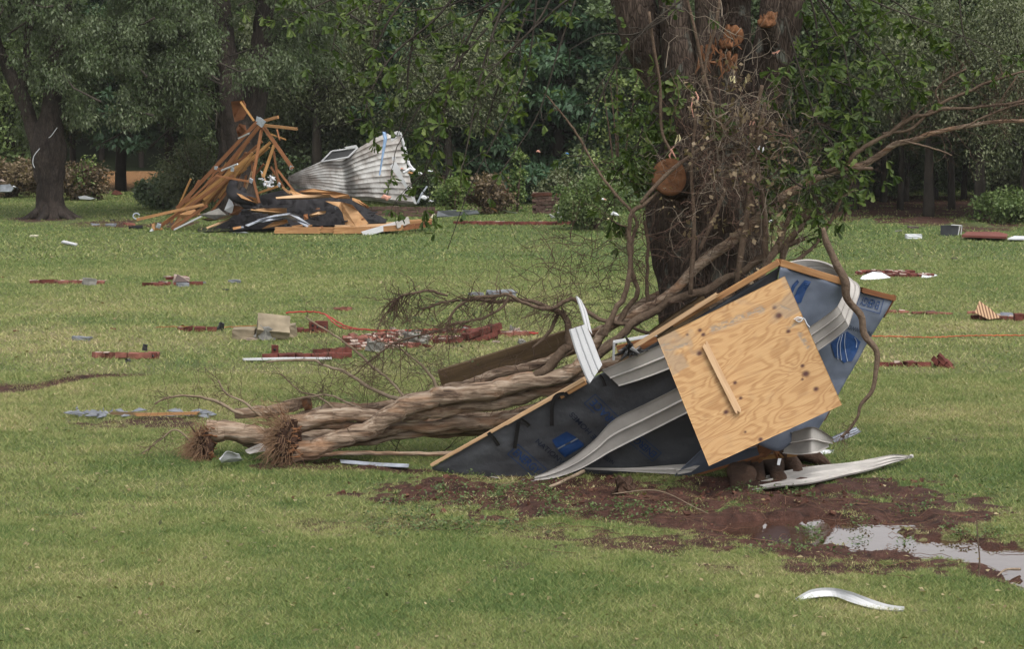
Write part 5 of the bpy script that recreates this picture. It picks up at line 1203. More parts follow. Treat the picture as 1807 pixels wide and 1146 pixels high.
# ================================================================ THE TRUSS HEAP ON THE FAR LAWN
def Z(x, y): return 200+x/3.0117, 150+y/3.0117
def zp(x, y, Y=62.0): return P(*Z(x, y), Y)
SZ = S(62)/3.0117
def heap():
    rr = random.Random(17); g = G(460, 405)
    root = empty('collapsed_trusses', (g.x, 62, 0), 'peaked heap of brown roof trusses leaning against the twin stemmed tree', 'trusses')
    L = [(340,655,770,190,22,'lumber_red',62.3),(430,640,780,215,22,'lumber_red',62.0),(250,750,640,480,18,'lumber_red',61.7),(330,690,720,385,18,'lumber_tan',61.9),(480,610,835,305,17,'lumber_tan',62.4),(560,600,740,360,16,'lumber_tan',62.1),
         (345,662,705,430,14,'lumber_tan',62.5),(125,716,480,636,17,'lumber',61.6),(310,792,500,640,20,'lumber_red',61.5),(325,808,465,700,9,'greyboard',61.2),(790,225,742,500,18,'lumber_red',61.7),(741,488,775,628,16,'lumber_red',61.5),
         (800,225,950,440,20,'lumber_red',61.6),(677,90,748,192,13,'lumber_tan',61.8),(795,193,876,170,18,'lumber',62.1),(803,214,971,233,15,'lumber',61.5),(854,320,795,492,18,'lumber_tan',61.9),(852,352,880,540,13,'lumber_red',62.0),
         (872,450,960,565,13,'lumber_red',62.3),(545,482,722,514,12,'lumber_red',61.3),(770,575,872,540,13,'lumber_tan',61.4),(520,470,700,385,14,'lumber_red',62.6),(640,430,790,300,14,'lumber_red',62.7),(575,455,660,420,9,'white',61.4),
         (668,282,718,258,8,'white',61.6),(838,262,915,290,9,'lumber_tan',62.0),(870,238,884,292,9,'lumber_red',62.0),(700,560,735,465,10,'fresh',62.1),(655,540,700,360,12,'lumber_red',62.8),(510,690,640,520,15,'lumber_red',62.2),
         (440,600,600,480,14,'lumber_red',62.6),(600,430,720,300,14,'lumber_red',62.9),(730,350,740,480,12,'lumber_red',62.5),(690,610,705,480,12,'lumber_red',62.6),(940,560,1010,590,12,'lumber_tan',61.7),(690,330,760,230,14,'lumber_red',62.8),
         (255,745,330,690,16,'lumber_tan',61.9),(560,560,830,330,12,'lumber_tan',62.7),(790,470,830,560,10,'fresh',62.3),(900,545,935,575,12,'lumber',61.6),(620,640,800,420,13,'lumber_red',63.0),(380,640,560,470,13,'lumber_red',62.9),
         (212,735,214,795,16,'lumber',61.3),(212,792,262,765,13,'lumber_tan',61.3),(470,560,560,440,12,'lumber_red',63.0),(840,440,905,545,12,'lumber_red',62.8)]
    M['greyboard'] = M['white']
    for k in range(20):
        x = rr.uniform(300, 620); y = 790-(x-300)*.75+rr.uniform(-90, 10); l_ = rr.uniform(120, 300); a_ = rr.gauss(.92, .14); L.append((x, min(y, 790), x+math.cos(a_)*l_, min(y, 790)-math.sin(a_)*l_, rr.uniform(10, 17), rr.choice(['lumber_red', 'lumber_red', 'lumber_tan', 'lumber']), rr.uniform(62.2, 63.3)))
    for i, (x0, y0, x1, y1, w_, m, Y) in enumerate(L):
        a = zp(x0, y0, Y+rr.uniform(-.15, .15)); b = zp(x1, y1, Y-.25+rr.uniform(-.3, .3))
        for q in (a, b): q.z = max(q.z, .05)
        d = b-a; up = Vector((0, -1, 0)).cross(d).normalized()
        board('truss_beam', a, b, w_*SZ*.92, .04, M[m], root, up=tuple(up), roll=rr.uniform(-.25, .25), rng=rr, split=.0 if i % 3 else .05)
    for (x, y, s, r_) in [(785,200,34,.6),(947,440,20,.3),(730,510,20,.4),(632,448,18,.1),(880,530,16,.5),(545,440,16,.2),(240,748,20,.4),(770,182,20,.2)]:
        mb = MB(); Mx = Matrix.Translation(zp(x, y, 61.25)) @ Matrix.Rotation(r_, 4, 'Y') @ Matrix.Rotation(.3, 4, 'X'); mb.box(Mx, s*SZ, .02, s*SZ*1.2, jit=.012); mb.build('nail_plate', M['steel'], root)
    # russet slabs hanging at the peak
    for (pts, lab) in [(((625,88),(690,80),(702,100),(706,150),(690,180),(645,196),(634,150)), 'russet board hanging highest on the truss heap, against the tree'), (((652,235),(668,205),(700,212),(706,245),(690,268),(664,275)), 'crumpled tan board just below the russet board')]:
        mb = MB(); mb.poly([zp(x, y, 61.9+.1*k) for k, (x, y) in enumerate(pts)], .12, (0, -1, .1)); tag(mb.build('russet_board', M['rust'] if 'rust' in M else M['lumber_red']), lab, 'board')
    # ---- the roof deck with torn black felt
    g = G(560, 412); rd = empty('roof_deck', (g.x, 61, 0), 'crumpled black felted roof deck spilled right of the trusses', 'roof deck')
    sil = [(450,806),(540,760),(620,705),(690,660),(740,615),(790,585),(900,560),(1000,552),(1080,560),(1180,572),(1260,600),(1330,640),(1400,690),(1455,722)]
    bot = [(455,812),(560,806),(640,800),(700,795),(760,785),(830,775),(900,772),(980,765),(1060,762),(1130,760),(1200,755),(1290,748),(1380,740),(1450,730)]
    n, m = 90, 26; A = spline([(a, b, 0) for a, b in sil], n); B = spline([(a, b, 0) for a, b in bot], n); V = []
    for i in range(n):
        for j in range(m):
            t = j/(m-1); q = A[i]*(1-t)+B[i]*t; Y = 62.9-2.3*t; w_ = min(1, 5*t, 5*(1-t)+.1)
            p = P(*Z(q[0], q[1]), Y); k = abs(fbm(np.array([q[0]*.014+q[1]*.006]), np.array([q[1]*.035]), 4, 4)[0]-.5)*1.5+abs(fbm(np.array([q[0]*.04]), np.array([q[1]*.06]), 7, 2)[0]-.5)*.25
            p.z = max(.02, p.z+(.28-k)*.35*w_); p.y += (k-.3)*.5*w_; V.append(tuple(p))
    me = MB(); me.add(V, [(i*m+j, (i+1)*m+j, (i+1)*m+j+1, i*m+j+1) for i in range(n-1) for j in range(m-1)]+[tuple(i*m+m-1 for i in range(n))]); me.build('felt', M['felt'], rd, smooth=True)
    def slab(nm, pts, Y, th, mat, par, jy=.15):
        mb = MB(); V = [zp(x, y, Y+jy*math.sin(k*2.1)) for k, (x, y) in enumerate(pts)]
        for v in V: v.z = max(v.z, .03)
        mb.poly(V, th, (0, -1, .35)); return mb.build(nm, M[mat], par)
    for pts, Y, th, mt in [([(862,596),(1000,580),(1150,584),(1160,594),(1000,606),(866,604)],60.9,.05,'fresh'),([(985,565),(1060,550),(1180,566),(1250,582),(1262,604),(1180,600),(1100,578),(1020,578)],61.2,.05,'lumber'),
        ([(1128,618),(1210,622),(1268,636),(1300,670),(1362,742),(1290,752),(1232,745),(1218,680),(1196,648)],60.5,.04,'ply_plain'),([(700,662),(800,656),(920,655),(922,680),(850,694),(800,672)],60.6,.04,'ply_plain'),([(790,764),(850,728),(920,714),(930,730),(860,752)],60.2,.04,'lumber'),
        ([(1040,690),(1090,672),(1130,670),(1126,682),(1050,702)],60.4,.03,'fresh'),([(1268,598),(1310,612),(1362,648),(1350,654),(1300,630),(1270,612)],60.8,.04,'lumber'),([(1010,690),(1032,684),(1036,712),(1014,716)],60.3,.04,'lumber_red'),
        ([(930,560),(1000,578),(1010,590),(960,588)],61.1,.04,'lumber'),([(470,712),(560,700),(640,690),(590,712),(500,722)],61.6,.04,'greywood'),([(490,758),(560,730),(620,706),(615,716),(560,742),(500,764)],60.9,.03,'fresh'),([(340,690),(430,660),(470,690),(380,716)],62.2,.04,'lumber')]:
        slab('decking_piece', pts, Y, th, mt, rd)
    for pts in [[(745,728),(850,700),(930,686),(985,700),(1055,748),(1030,756),(970,722),(900,708),(800,728)], [(760,716),(860,690),(940,680),(1000,694),(990,700),(930,690),(850,702)], [(625,806),(700,780),(720,786),(650,808)], [(700,745),(800,705),(810,712),(716,752)]]:
        slab('metal_flashing', pts, 60.15, .03, 'grey_metal', rd)
    for (x, y, r_, L_) in [(640,560,34,110),(690,600,26,90)]:      # rolled felt and lining
        q = spline([tuple(zp(x, y-40, 61.6)), tuple(zp(x-12, y, 61.3)), tuple(zp(x+20, y+34, 61.1)), tuple(zp(x+L_, y+58, 61.0))], 22); mb = MB(); mb.tube(q, [r_*SZ*(1-.01*i) for i in range(22)], 16, bump=.3, bfreq=1.5); mb.build('felt_roll', M['felt'], rd, smooth=True)
    slab('decking_piece', [(655,575),(690,585),(760,600),(770,630),(720,625),(680,600)], 60.9, .05, 'lumber', rd)
    for pts, mt in [([(590,665),(620,590),(640,640),(630,685)],'white'),([(615,690),(640,640),(700,650),(660,690)],'lumber_red'),([(460,690),(560,655),(600,690),(540,715)],'stone')]: slab('lining_scrap', pts, 61.4, .03, mt, rd)
    mb = MB()
    for k in range(26):
        a = zp(rr.uniform(790, 850), rr.uniform(480, 540), 61.6); mb.tube([a, a+rv(rr, .05), a+rv(rr, .07)], [.02, .03, .008], 5, bump=.4)
    tag(mb.build('lining_tatters', M['sheet_white'], rd), kind='stuff')
    for k in range(38):
        x = rr.uniform(500, 1380); t = (x-500)/880; y = rr.uniform(640, 775)-(60*t if rr.random() < .5 else 0); w_ = rr.uniform(10, 60); h_ = rr.uniform(4, 14)
        if y < 620+abs(x-950)*.12: continue
        slab('shingle_scrap', [(x, y), (x+w_, y-h_*.6), (x+w_*1.05, y+h_*.3), (x+w_*.1, y+h_)], 60.5+rr.uniform(-.3, .5)-(y-640)*.004, .02, rr.choice(['felt','felt','felt','felt','felt','lumber','grey_metal','lumber_red']), rd)
    # ---- low stack of floor lumber at the front right
    g = G(640, 413); ls = empty('lumber_stack', (g.x, 60, 0), 'low stack of sawn lumber on the grass at the right end of the heap', 'lumber')
    for (x0, y0, x1, y1, w_, Y, m) in [(862,782,1100,780,30,59.9,'lumber'),(1100,779,1180,777,26,60.0,'lumber'),(1176,776,1372,770,33,59.9,'lumber'),(1372,768,1540,757,28,60.0,'lumber'),(1180,752,1530,742,14,60.6,'fresh'),(1300,748,1520,735,14,60.9,'fresh'),
        (1420,740,1690,722,12,61.3,'lumber'),(1540,760,1600,750,26,60.1,'lumber_red'),(1600,752,1645,744,26,60.4,'lumber_red'),(1648,744,1688,738,26,60.7,'lumber_red'),(1540,726,1690,716,10,61.6,'lumber'),(1210,760,1500,750,12,60.4,'fresh'),(1350,765,1540,742,14,60.2,'fresh')]:
        a, b = zp(x0, y0, Y), zp(x1, y1, Y); a.z = max(a.z, .1); b.z = max(b.z, .1); board('stack_board', a, b, w_*SZ, .3, M[m], ls, split=.03, rng=rr)
    tag(board('grey_plank', zp(1322, 795, 59.6), zp(1570, 722, 60.2), .14, .04, M['white'], split=.02), 'pale grey plank leaning on the front of the lumber stack', 'plank')
    tag(board('short_plank', zp(1505, 745, 59.8), zp(1570, 718, 60.0), .17, .04, M['vinyl']), 'short pale block lying across the grey plank', 'plank')
    o = slab('white_sheet', [(412,818),(440,808),(490,810),(488,822),(430,826)], 59.9, .03, 'sheet_white', None, .05); tag(o, 'white scrap on the grass at the lower left of the roof deck', 'scrap')
    o = slab('white_sheet', [(190,778),(205,762),(214,770),(212,790),(198,790)], 60.9, .03, 'sheet_white', None, .05); tag(o, 'white rag at the leftmost foot of the trusses', 'scrap')
    mb = MB(); q = [tuple(zp(122+17*math.cos(a), 697+15*math.sin(a), 62)) for a in np.linspace(.4, 6.0, 16)]; mb.tube(q, [.018]*16, 5); tag(mb.build('wire_coil', M['steel']), 'grey wire hoop left of the truss heap', 'wire')
M['rust'] = m_plain('russet_panel', (.23, .095, .045), .8, .4, 3)
heap()

def siding_wall():
    root = empty('metal_siding_wall', (zp(1250, 600, 73).x, 73, 0), 'buckled dirty white metal siding wall with a window frame behind the heap', 'siding wall')
    n = 60
    A = [(930,492,72.4),(1000,452,72.6),(1060,425,72.8),(1120,403,73.0),(1180,397,73.2),(1225,388,73.3),(1275,352,73.1),(1340,312,73.2),(1420,270,73.3),(1515,246,73.4)]
    B = [(940,520,71.6),(1000,548,71.3),(1070,562,71.2),(1130,580,71.3),(1190,590,71.5),(1240,598,71.6),(1300,602,71.2),(1380,606,71.1),(1480,618,71.1),(1612,634,71.2)]
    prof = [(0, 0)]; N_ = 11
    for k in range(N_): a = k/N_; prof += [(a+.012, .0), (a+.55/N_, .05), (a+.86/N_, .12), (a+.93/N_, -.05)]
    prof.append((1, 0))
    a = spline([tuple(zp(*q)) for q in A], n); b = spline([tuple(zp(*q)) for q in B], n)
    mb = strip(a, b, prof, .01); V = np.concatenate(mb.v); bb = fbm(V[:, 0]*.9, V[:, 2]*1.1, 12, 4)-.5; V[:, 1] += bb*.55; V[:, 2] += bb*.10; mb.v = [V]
    cs = mb.build('corrugated_sheet', M['dirty_metal'], root); at = cs.data.attributes.new('groove_shade', 'FLOAT', 'POINT'); pk = [1.0 if h < -.01 else (.35 if 0 <= h < .01 else 0) for t_, h in prof]; at.data.foreach_set('value', np.tile(pk, 2*n).astype(np.float32))
    fr = MB(); c = [zp(1105, 408, 72.6), zp(1160, 352, 72.7), zp(1300, 332, 72.8), zp(1248, 384, 72.7)]
    for i in range(4): fr.tube([c[i], c[(i+1) % 4]], [.026, .026], 6)
    f_ = fr.build('window_frame', M['white'], root); m2 = MB(); m2.poly([q+Vector((0, .05, 0)) for q in c], .02, (0, -1, 0)); off = base(root); ow = link('pane', m2.mesh('pane', M['black'], False, off), f_)
    for pts in [[(1470,262),(1520,243),(1524,262),(1478,300)], [(1480,380),(1502,384),(1494,404),(1482,400)], [(1470,430),(1500,405),(1520,440),(1535,480),(1575,560),(1560,556),(1520,500),(1490,460)], [(1575,575),(1600,600),(1614,632),(1600,632)], [(1228,330),(1290,318),(1300,332),(1240,340)]]:
        mb = MB(); mb.poly([zp(x, y, 71.0) for x, y in pts], .03, (0, -1, .2)); mb.build('torn_flap', M['white'], root)
    mb = MB(); q = [zp(1438, 255, 71.2), zp(1446, 285, 71.0), zp(1430, 380, 70.9), zp(1415, 480, 70.8)]; mb.tube(q, [.10, .05, .03, .02], 6, bump=.4); mb.build('blue_rag', M['ink_rag'], root)
    def pipe(nm, pts, r_, mat, lab, cat): m = MB(); m.tube([zp(*p) for p in pts], [r_]*len(pts), 6, bump=.2); tag(m.build(nm, M[mat]), lab, cat)
    pipe('bent_gutter', [(1524,252,71),(1545,320,71),(1562,378,71),(1572,420,70.9),(1590,445,70.8),(1625,470,70.8)], .045, 'white', 'bent white gutter pole rising right of the siding wall', 'gutter')
    pipe('bent_gutter', [(1540,468,70.6),(1575,445,70.7),(1600,455,70.7),(1640,475,70.6)], .05, 'white', 'white gutter piece bent flat beside the siding wall', 'gutter')
    pipe('grey_pipe', [(1668,538,70.4),(1640,580,70.4),(1618,628,70.4)], .035, 'steel', 'grey pipe leaning right of the siding wall foot', 'pipe')
    rr = random.Random(6)
    for i, (x, y, w_, mt, lab) in enumerate([(1685,460,24,'sheet_white','white rag in the scrub above the grey pipe'),(1655,600,38,'sheet_white','white crumpled heap at the foot of the grey pipe'),(1690,620,26,'sheet_white','white crumple just right of the white heap'),(1535,445,16,'pink','orange insulation tuft by the bent gutter'),(1580,470,30,'lumber','splintered boards behind the flat gutter piece'),(1450,600,50,'pink','pinkish rubble below the siding wall')]):
        mb = MB()
        a = zp(x, y, 70.2); s_ = w_*SZ*.6; mb.tube([a+Vector((-s_, 0, 0)), a+Vector((-s_*.5, .02, s_*.3)), a+Vector((s_*.2, 0, .0)), a+Vector((s_, .02, s_*.2))], [s_*.15, s_*.45, s_*.4, s_*.1], 10, bump=.75, bfreq=5, seed=x)
        tag(mb.build('crumpled_scrap', M[mt]), lab, 'scrap')
M['ink_rag'] = m_plain('blue_rag', (.18, .27, .42), .7, .3, 4)
siding_wall()

def bricks(nm, org, yaw, nx_, ny, lab, cat='bricks', mat='brick', mort=.8, tilt=0, roll=0, bl=.20, bw=.095, bh=.06, sc_=1, group=None, skip=.0, seed=0, nz=1):
    """a mortared lump of bricks: nx along, ny across, nz high"""
    rr = random.Random(seed+int(abs(org.x)*100)); root = empty(nm, tuple(org), lab, cat, group); root.rotation_euler = (roll, tilt, yaw)
    mb = MB(); mm = MB(); g = .011
    org = org+Vector((0, 0, -.014))
    for k in range(nz):
        for j in range(ny):
            for i in range(nx_):
                if rr.random() < skip: continue
                x = (i-(nx_-1)/2+(.5 if (j+k) % 2 else 0)*(nx_ > 1))*(bl+g); y = (j-(ny-1)/2)*(bw+g); z = bh/2+k*(bh+g)
                wld = .35 if 'wall' not in nm and rr.random() < .3 else 1; mb.box(Matrix.Translation((x*sc_, y*sc_+rr.gauss(0, .008), z*sc_+rr.uniform(-.010, .010))) @ Matrix.Rotation(rr.gauss(0, .09 if wld == 1 else .5)*('wall' not in nm), 4, 'Z') @ Matrix.Rotation(rr.gauss(0, .07)*('wall' not in nm), 4, 'X'), bl*sc_*(rr.uniform(.55, .9) if wld < 1 else 1), bw*sc_, bh*sc_, jit=.009)
                if rr.random() < mort: mm.box(Matrix.Translation((x*sc_+rr.uniform(-.05, .05), y*sc_+rr.uniform(-.03, .03), z*sc_+bh*.5*sc_+.003)), bl*sc_*rr.uniform(.3, .8), bw*sc_*rr.uniform(.2, .7), .012, jit=.012)
    if not mb.n: mb.box(Matrix.Translation((0, 0, .03)), .2, .09, .06)
    o = link('brickwork', mb.mesh('brickwork', M[mat]), root)
    if mm.n: tag(link('mortar', mm.mesh('mortar', M['mortar']), root), kind='stuff')
    return root
def far_debris():
    def q(x, y): return 720+x/4.755, 300+y/4.755
    mb = MB(); a = P(644, 384, 68); 
    o = bricks('foundation_wall', Vector((P(706, 372, 69).x, 69, 0)), .02, 10, 1, 'dark low foundation wall behind the lumber stack', 'wall', 'darkbrick', .15, bl=.19, bh=.09, nz=3, sc_=1)
    o = bricks('foundation_wall', Vector((P(925, 380, 64.5).x, 64.5, 0)), 0, 11, 2, 'low red brick foundation edge behind the far lawn', 'wall', 'brick', .1, bl=.21, bh=.085, nz=1)
    o = bricks('foundation_wall', Vector((P(835, 381, 65.5).x, 64.9, 0)), .03, 5, 3, 'broken red brick course in front of the grey slab', 'wall', 'brick', .3, bh=.07)
    o = bricks('foundation_wall', Vector((P(962, 372, 71).x, 71, 0)), 0, 4, 2, 'dark red brick pier corner right of the ivy column', 'wall', 'darkbrick', .1, nz=7, bl=.18, bh=.08)
    def sl(nm, pts, Y, th, mt, lab, cat, nr=(0, -1, .4)):
        m = MB(); m.poly([P(*q(x, y), Y+.02*k) for k, (x, y) in enumerate(pts)], th, nr); tag(m.build(nm, M[mt]), lab, cat)
    sl('grey_slab', [(240,392),(250,344),(400,336),(580,338),(600,365),(350,384)], 66.5, .08, 'slate', 'bluish grey slab leaning on the foundation edge', 'slab')
    sl('white_triangle', [(190,402),(214,350),(240,400)], 64.2, .04, 'cream', 'small pale triangular offcut standing at the lawn edge', 'offcut')
    sl('trim_corner', [(1205,396),(1250,380),(1262,312),(1284,310),(1288,402)], 64.0, .05, 'white', 'white trim corner standing up at the lawn edge', 'trim')
    sl('trim_corner', [(1182,368),(1196,372),(1240,398),(1205,404)], 64.1, .04, 'white', 'white trim offcut lying left of the white trim corner', 'trim')
    sl('red_roof_piece', [(695,235),(850,148),(838,225),(720,262)], 72, .06, 'red_paint', 'dull red roof piece on the brush pile left of the ivy column', 'roof piece')
    sl('tarp_scrap', [(720,175),(770,142),(835,150),(760,185)], 71.8, .05, 'slate', 'blue grey tarp scrap on top of the red roof piece', 'tarp')
    sl('wall_cap', [(1030,205),(1100,190),(1250,196),(1262,208),(1050,222)], 70.6, .08, 'brick_pink', 'pink topped slab resting on the dark red brick pier', 'slab')
    sl('pale_plank', [(800,335),(860,348),(920,358),(915,364),(840,352)], 65.8, .04, 'white', 'white stick lying behind the foundation edge', 'plank')
    sl('pale_plank', [(690,312),(745,338),(740,348),(700,322)], 65.8, .04, 'lumber', 'brown stick lying behind the foundation edge', 'plank')
    rr = random.Random(12)
    for (px, py, Y, w_, mt, lab) in [(1066,352,60.8,8,'pink','pink rag in the bush left of the big trunk'),(1064,352,60.4,5,'sheet_white','upright white shred in the bush left of the big trunk'),(1085,379,61,14,'sheet_white','white litter right of the leafy bush'),(1075,388,60.6,10,'pink_pale','cream litter at the foot of the leafy bush'),
        (1362,392,62,10,'sheet_white','white litter right behind the big trunk'),(1384,395,62,6,'blue_pale','pale blue litter behind the big trunk'),(1433,385,64,6,'red_paint','dull red scrap behind the bare limbs'),(1001,271,71,6,'blue_bit','blue scrap caught in the wood'),(950,268,71,7,'pink','pink insulation tuft caught in the wood'),
        (12,300,86,12,'sheet_white','white wreckage at the far left edge'),(4,320,82,10,'mortar','pale rubble at the far left edge'),(30,332,80,7,'black','black lump beside the flat grey roof at far left'),(25,330,80.5,6,'sheet_white','white scrap on the flat grey roof at far left')]:
        mb = MB()
        a = P(px, py, Y); s_ = w_*S(Y)*.5; mb.tube([a+Vector((-s_, 0, 0)), a+Vector((-s_*.4, .02, s_*.25)), a+Vector((s_*.3, 0, s_*.1)), a+Vector((s_, .02, -s_*.2))], [s_*.15, s_*.5, s_*.42, s_*.12], 9, bump=.6, bfreq=5, seed=int(px))
        tag(mb.build('litter_scrap', M[mt]), lab, 'litter')
    for pts, Y, mt, lab in [([(0,326),(18,325),(24,332),(20,338),(-30,339),(-30,328)], 80, 'grey_metal', 'flat grey roof panel at the far left edge'), ([(138,347),(150,345),(168,350),(160,352),(140,351)], 77, 'sheet_white', 'white sheet under the brown bush'),
        ([(196,342),(203,335),(212,338),(216,342),(205,344)], 82, 'brick_pink', 'pinkish lump beside the flood water')]:
        m = MB(); m.poly([P(x, y, Y) for x, y in pts], .08, (0, -1, .3)); tag(m.build('flat_wreckage', M[mt]), lab, 'wreckage')
M['darkbrick'] = m_plain('dark_block', (.075, .045, .035), .9, .4, 5)
M['slate'] = m_plain('slate_blue', (.14, .15, .165), .6, .3, 4)
M['cream'] = m_plain('cream_paint', (.52, .48, .36), .6, .1, 4)
M['blue_pale'] = m_plain('pale_blue', (.4, .5, .7), .6, .1, 4)
far_debris()
# ================================================================ DEBRIS STREWN OVER THE LAWN
def lawn_debris():
    rr = random.Random(31)
    def gp(px, py, z=0): q = G(px, py); q.z = z+float(height(np.array([q.x]), np.array([q.y]))[0]); return q
    def lump(nm, px, py, w_, h_, d_, mat, lab, cat, yaw=0, tilt=0, roll=0, jit=.1, sub=2, z=0, group=None):
        """rough block w x d x h with worn corners"""
        import bmesh
        g = gp(px, py, z); bm = bmesh.new(); bmesh.ops.create_cube(bm, size=1); bmesh.ops.subdivide_edges(bm, edges=bm.edges[:], cuts=sub, use_grid_fill=True)
        r = random.Random(int(px*7+py))
        for v in bm.verts:
            v.co.x *= w_; v.co.y *= d_; v.co.z = (v.co.z+.5)*h_; k = min(w_, h_, d_)*jit; v.co += Vector([r.uniform(-k, k) for _ in range(3)])
        me = bpy.data.meshes.new(nm); bm.to_mesh(me); bm.free(); me.materials.append(M[mat]); o = link(nm, me); o.location = g; o.rotation_euler = (roll, tilt, yaw); return tag(o, lab, cat, group)
    def sheet(nm, pts, mat, lab, cat, th=.015, hs=None):
        mb = MB(); V = []
        for k, (x, y) in enumerate(pts): g = gp(x, y, (hs[k] if hs else .03)); V.append(g)
        mb.poly(V, th, (0, 0, 1)) if False else mb.poly(V[::-1], th, (0, 0, 1)); o = mb.build(nm, M[mat]); return tag(o, lab, cat)
    B = lambda *a, **k: bricks(*a, **k)
    def psheet(nm, pts, by, mat, lab, cat, th=.02):
        """a piece standing up out of the grass, its foot at photo row by"""
        Y0 = G(pts[0][0], by).y; cx = sum(a for a, b in pts)/len(pts); mb = MB(); V = [P(a, b, Y0+(by-b)*.012) for a, b in pts]; mb.poly(V[::-1], th, (0, -1, .5)); return tag(mb.build(nm, M[mat]), lab, cat)
    GB = 'broken brickwork strewn over the lawn'
    # far left row
    B('brick_chunk', gp(74, 500), .05, 2, 1, 'pale end brick pair of the long low row far left', mat='brick_pink', mort=.5, group=GB)
    B('brick_chunk', gp(84, 500), .02, 1, 1, 'dark brick second in the long low row far left', mat='brick', mort=.3, group=GB, seed=2, sc_=1.3)
    B('brick_chunk', gp(112, 500), .04, 3, 1, 'run of orange bricks in the middle of the row far left', mat='brick_pink', mort=.6, group=GB)
    B('brick_chunk', gp(137, 500), -.05, 2, 1, 'two bricks left of the grey block in the far left row', mat='brick_pink', mort=.6, group=GB, seed=3)
    lump('grey_block', 157, 503, .24, .12, .15, 'stone', 'grey concrete block near the right end of the far left brick row', 'block', .3, .1)
    B('brick_chunk', gp(175, 501), 0, 1, 1, 'last single brick of the far left row', mat='brick_pink', mort=.5, group=GB, seed=4)
    # second heap
    B('brick_chunk', gp(281, 505), .1, 3, 2, 'red bricks left of the dark shingle triangle', mort=.4, group=GB, skip=.2); B('brick_chunk', gp(300, 502), .3, 2, 1, 'brick lump directly beneath the dark shingle triangle', mort=.4, group=GB, seed=5, nz=2)
    B('brick_chunk', gp(338, 504), -.2, 2, 1, 'red bricks right of the dark shingle triangle', mort=.7, group=GB, seed=6)
    o = psheet('shingle_triangle', [(307,498),(313,484),(333,497)], 508, 'slatebrown', 'dark triangular shingle standing on the brick heap', 'shingle'); lump('mortar_lump', 318, 503, .26, .15, .15, 'mortar', 'pale mortar lump under the dark shingle', 'mortar', .2, .2); lump('grey_block', 322, 507, .2, .08, .12, 'slate', 'small grey block in front of the brick heap', 'block', .5)
    for i, (px, py, w_, mt, lab) in enumerate([(357,501,.12,'slate','grey chip right of the second brick heap'),(414,500,.22,'slate','flat grey shingle scrap in the open grass'),(399,513,.10,'black','black chip below the flat grey scrap'),(439,512,.05,'black','tiny black chip right of the others'),(145,602,.24,'slate','grey flat chip above the brick slab'),
        (3,490,.07,'brick','red chip at the left photo edge'),(28,585,.07,'brick','small red chip in the left grass'),(200,583,.09,'brick','red chip in the grass between row and slab'),(605,548,.25,'brick_pink','flat reddish patch of brick dust above the rope'),(885,522,.45,'slate','grey shingle beyond the arching branches'),
        (1683,458,.14,'slatebrown','small brown chip right on the far grass'),(1611,404,.28,'slatebrown','brown scrap behind the white mound'),(1586,409,.16,'stone','grey chip left behind the white mound'),(840,522,.25,'slate','small grey shingle left of the grey shingle'),
        (168,398,.22,'grey_metal','grey metal chip left of the trusses'),(196,399,.26,'slate','flat slate chip left of the trusses'),(228,398,.3,'brick_pink','russet offcut left of the trusses'),(198,390,.14,'black','dark chip nearest the forked tree'),(276,364,.35,'slate','grey shingle left of the truss foot'),(286,361,.2,'black','black scrap beside the grey shingle'),(240,404,.35,'felt','black felt strip at the truss foot'),(172,366,.08,'black','black chip behind the flat grass'),(60,418,.2,'cream','pale chip in the left grass')]):
        lump('ground_chip', px, py, w_, w_*.22, w_*.6, mt, lab, 'chip', rr.uniform(-.5, .5), rr.uniform(-.1, .1), 0, .2)
    # white strip and plank on the left far grass
    sheet('pale_plank', [(108,430),(113,428),(137,434),(134,436)], 'white', 'pale plank lying on the far left grass', 'plank', .03, [.05]*4)
    sheet('white_pipe', [(428,637),(500,635),(585,635),(585,636.4),(500,636.6),(430,638.4)], 'white', 'thin white pipe lying in front of the brick rows', 'pipe', .02, [.04]*6)
    # middle run: bricks, blocks, mortar
    B('brick_chunk', gp(353, 586), .1, 3, 1, 'solid red brick lump left of the concrete blocks', mort=.05, group=GB, bh=.09, sc_=.8); B('brick_chunk', gp(320, 583), 0, 1, 1, 'small red brick far left of the rope', mort=.5, group=GB, seed=8, sc_=.6)
    lump('black_fitting', 389, 584, .07, .12, .06, 'black', 'black fitting standing beside the red brick lump', 'fitting', .3, .2, sub=1, jit=.2); lump('black_fitting', 380, 584, .10, .05, .06, 'black', 'flat black fitting touching the standing one', 'fitting', .1, sub=1)
    C = 'concrete blocks with tan faces'
    lump('concrete_block', 431, 598, .31, .15, .22, 'tan', 'low concrete block left of the tilted one', 'block', -.05, .02, .1, .05, group=C)
    o = lump('concrete_block', 481, 598, .44, .16, .36, 'tan', 'large tilted concrete block with mottled tan top', 'block', .15, .12, .62, .04, z=.10, group=C)
    lump('concrete_block', 466, 600, .20, .18, .2, 'stone', 'grey block propping up the large tilted one', 'block', .8, .3, .1, .1, group=C); lump('concrete_block', 512, 594, .19, .17, .22, 'tan', 'block half hidden at the right of the tilted one', 'block', .1, -.1, .1, .08, group=C)
    lump('mortar_lump', 447, 600, .18, .03, .08, 'mortar', 'white mortar chip in front of the tilted block', 'mortar'); B('brick_chunk', gp(484, 598, .0), .1, 2, 1, 'two flat bricks in front of the tilted block', mat='brick_pink', mort=.3, group=GB, seed=9)
    B('brick_chunk', gp(536, 586), .0, 2, 1, 'brick pair between block and the upright cored brick', mort=.3, group=GB, seed=10)
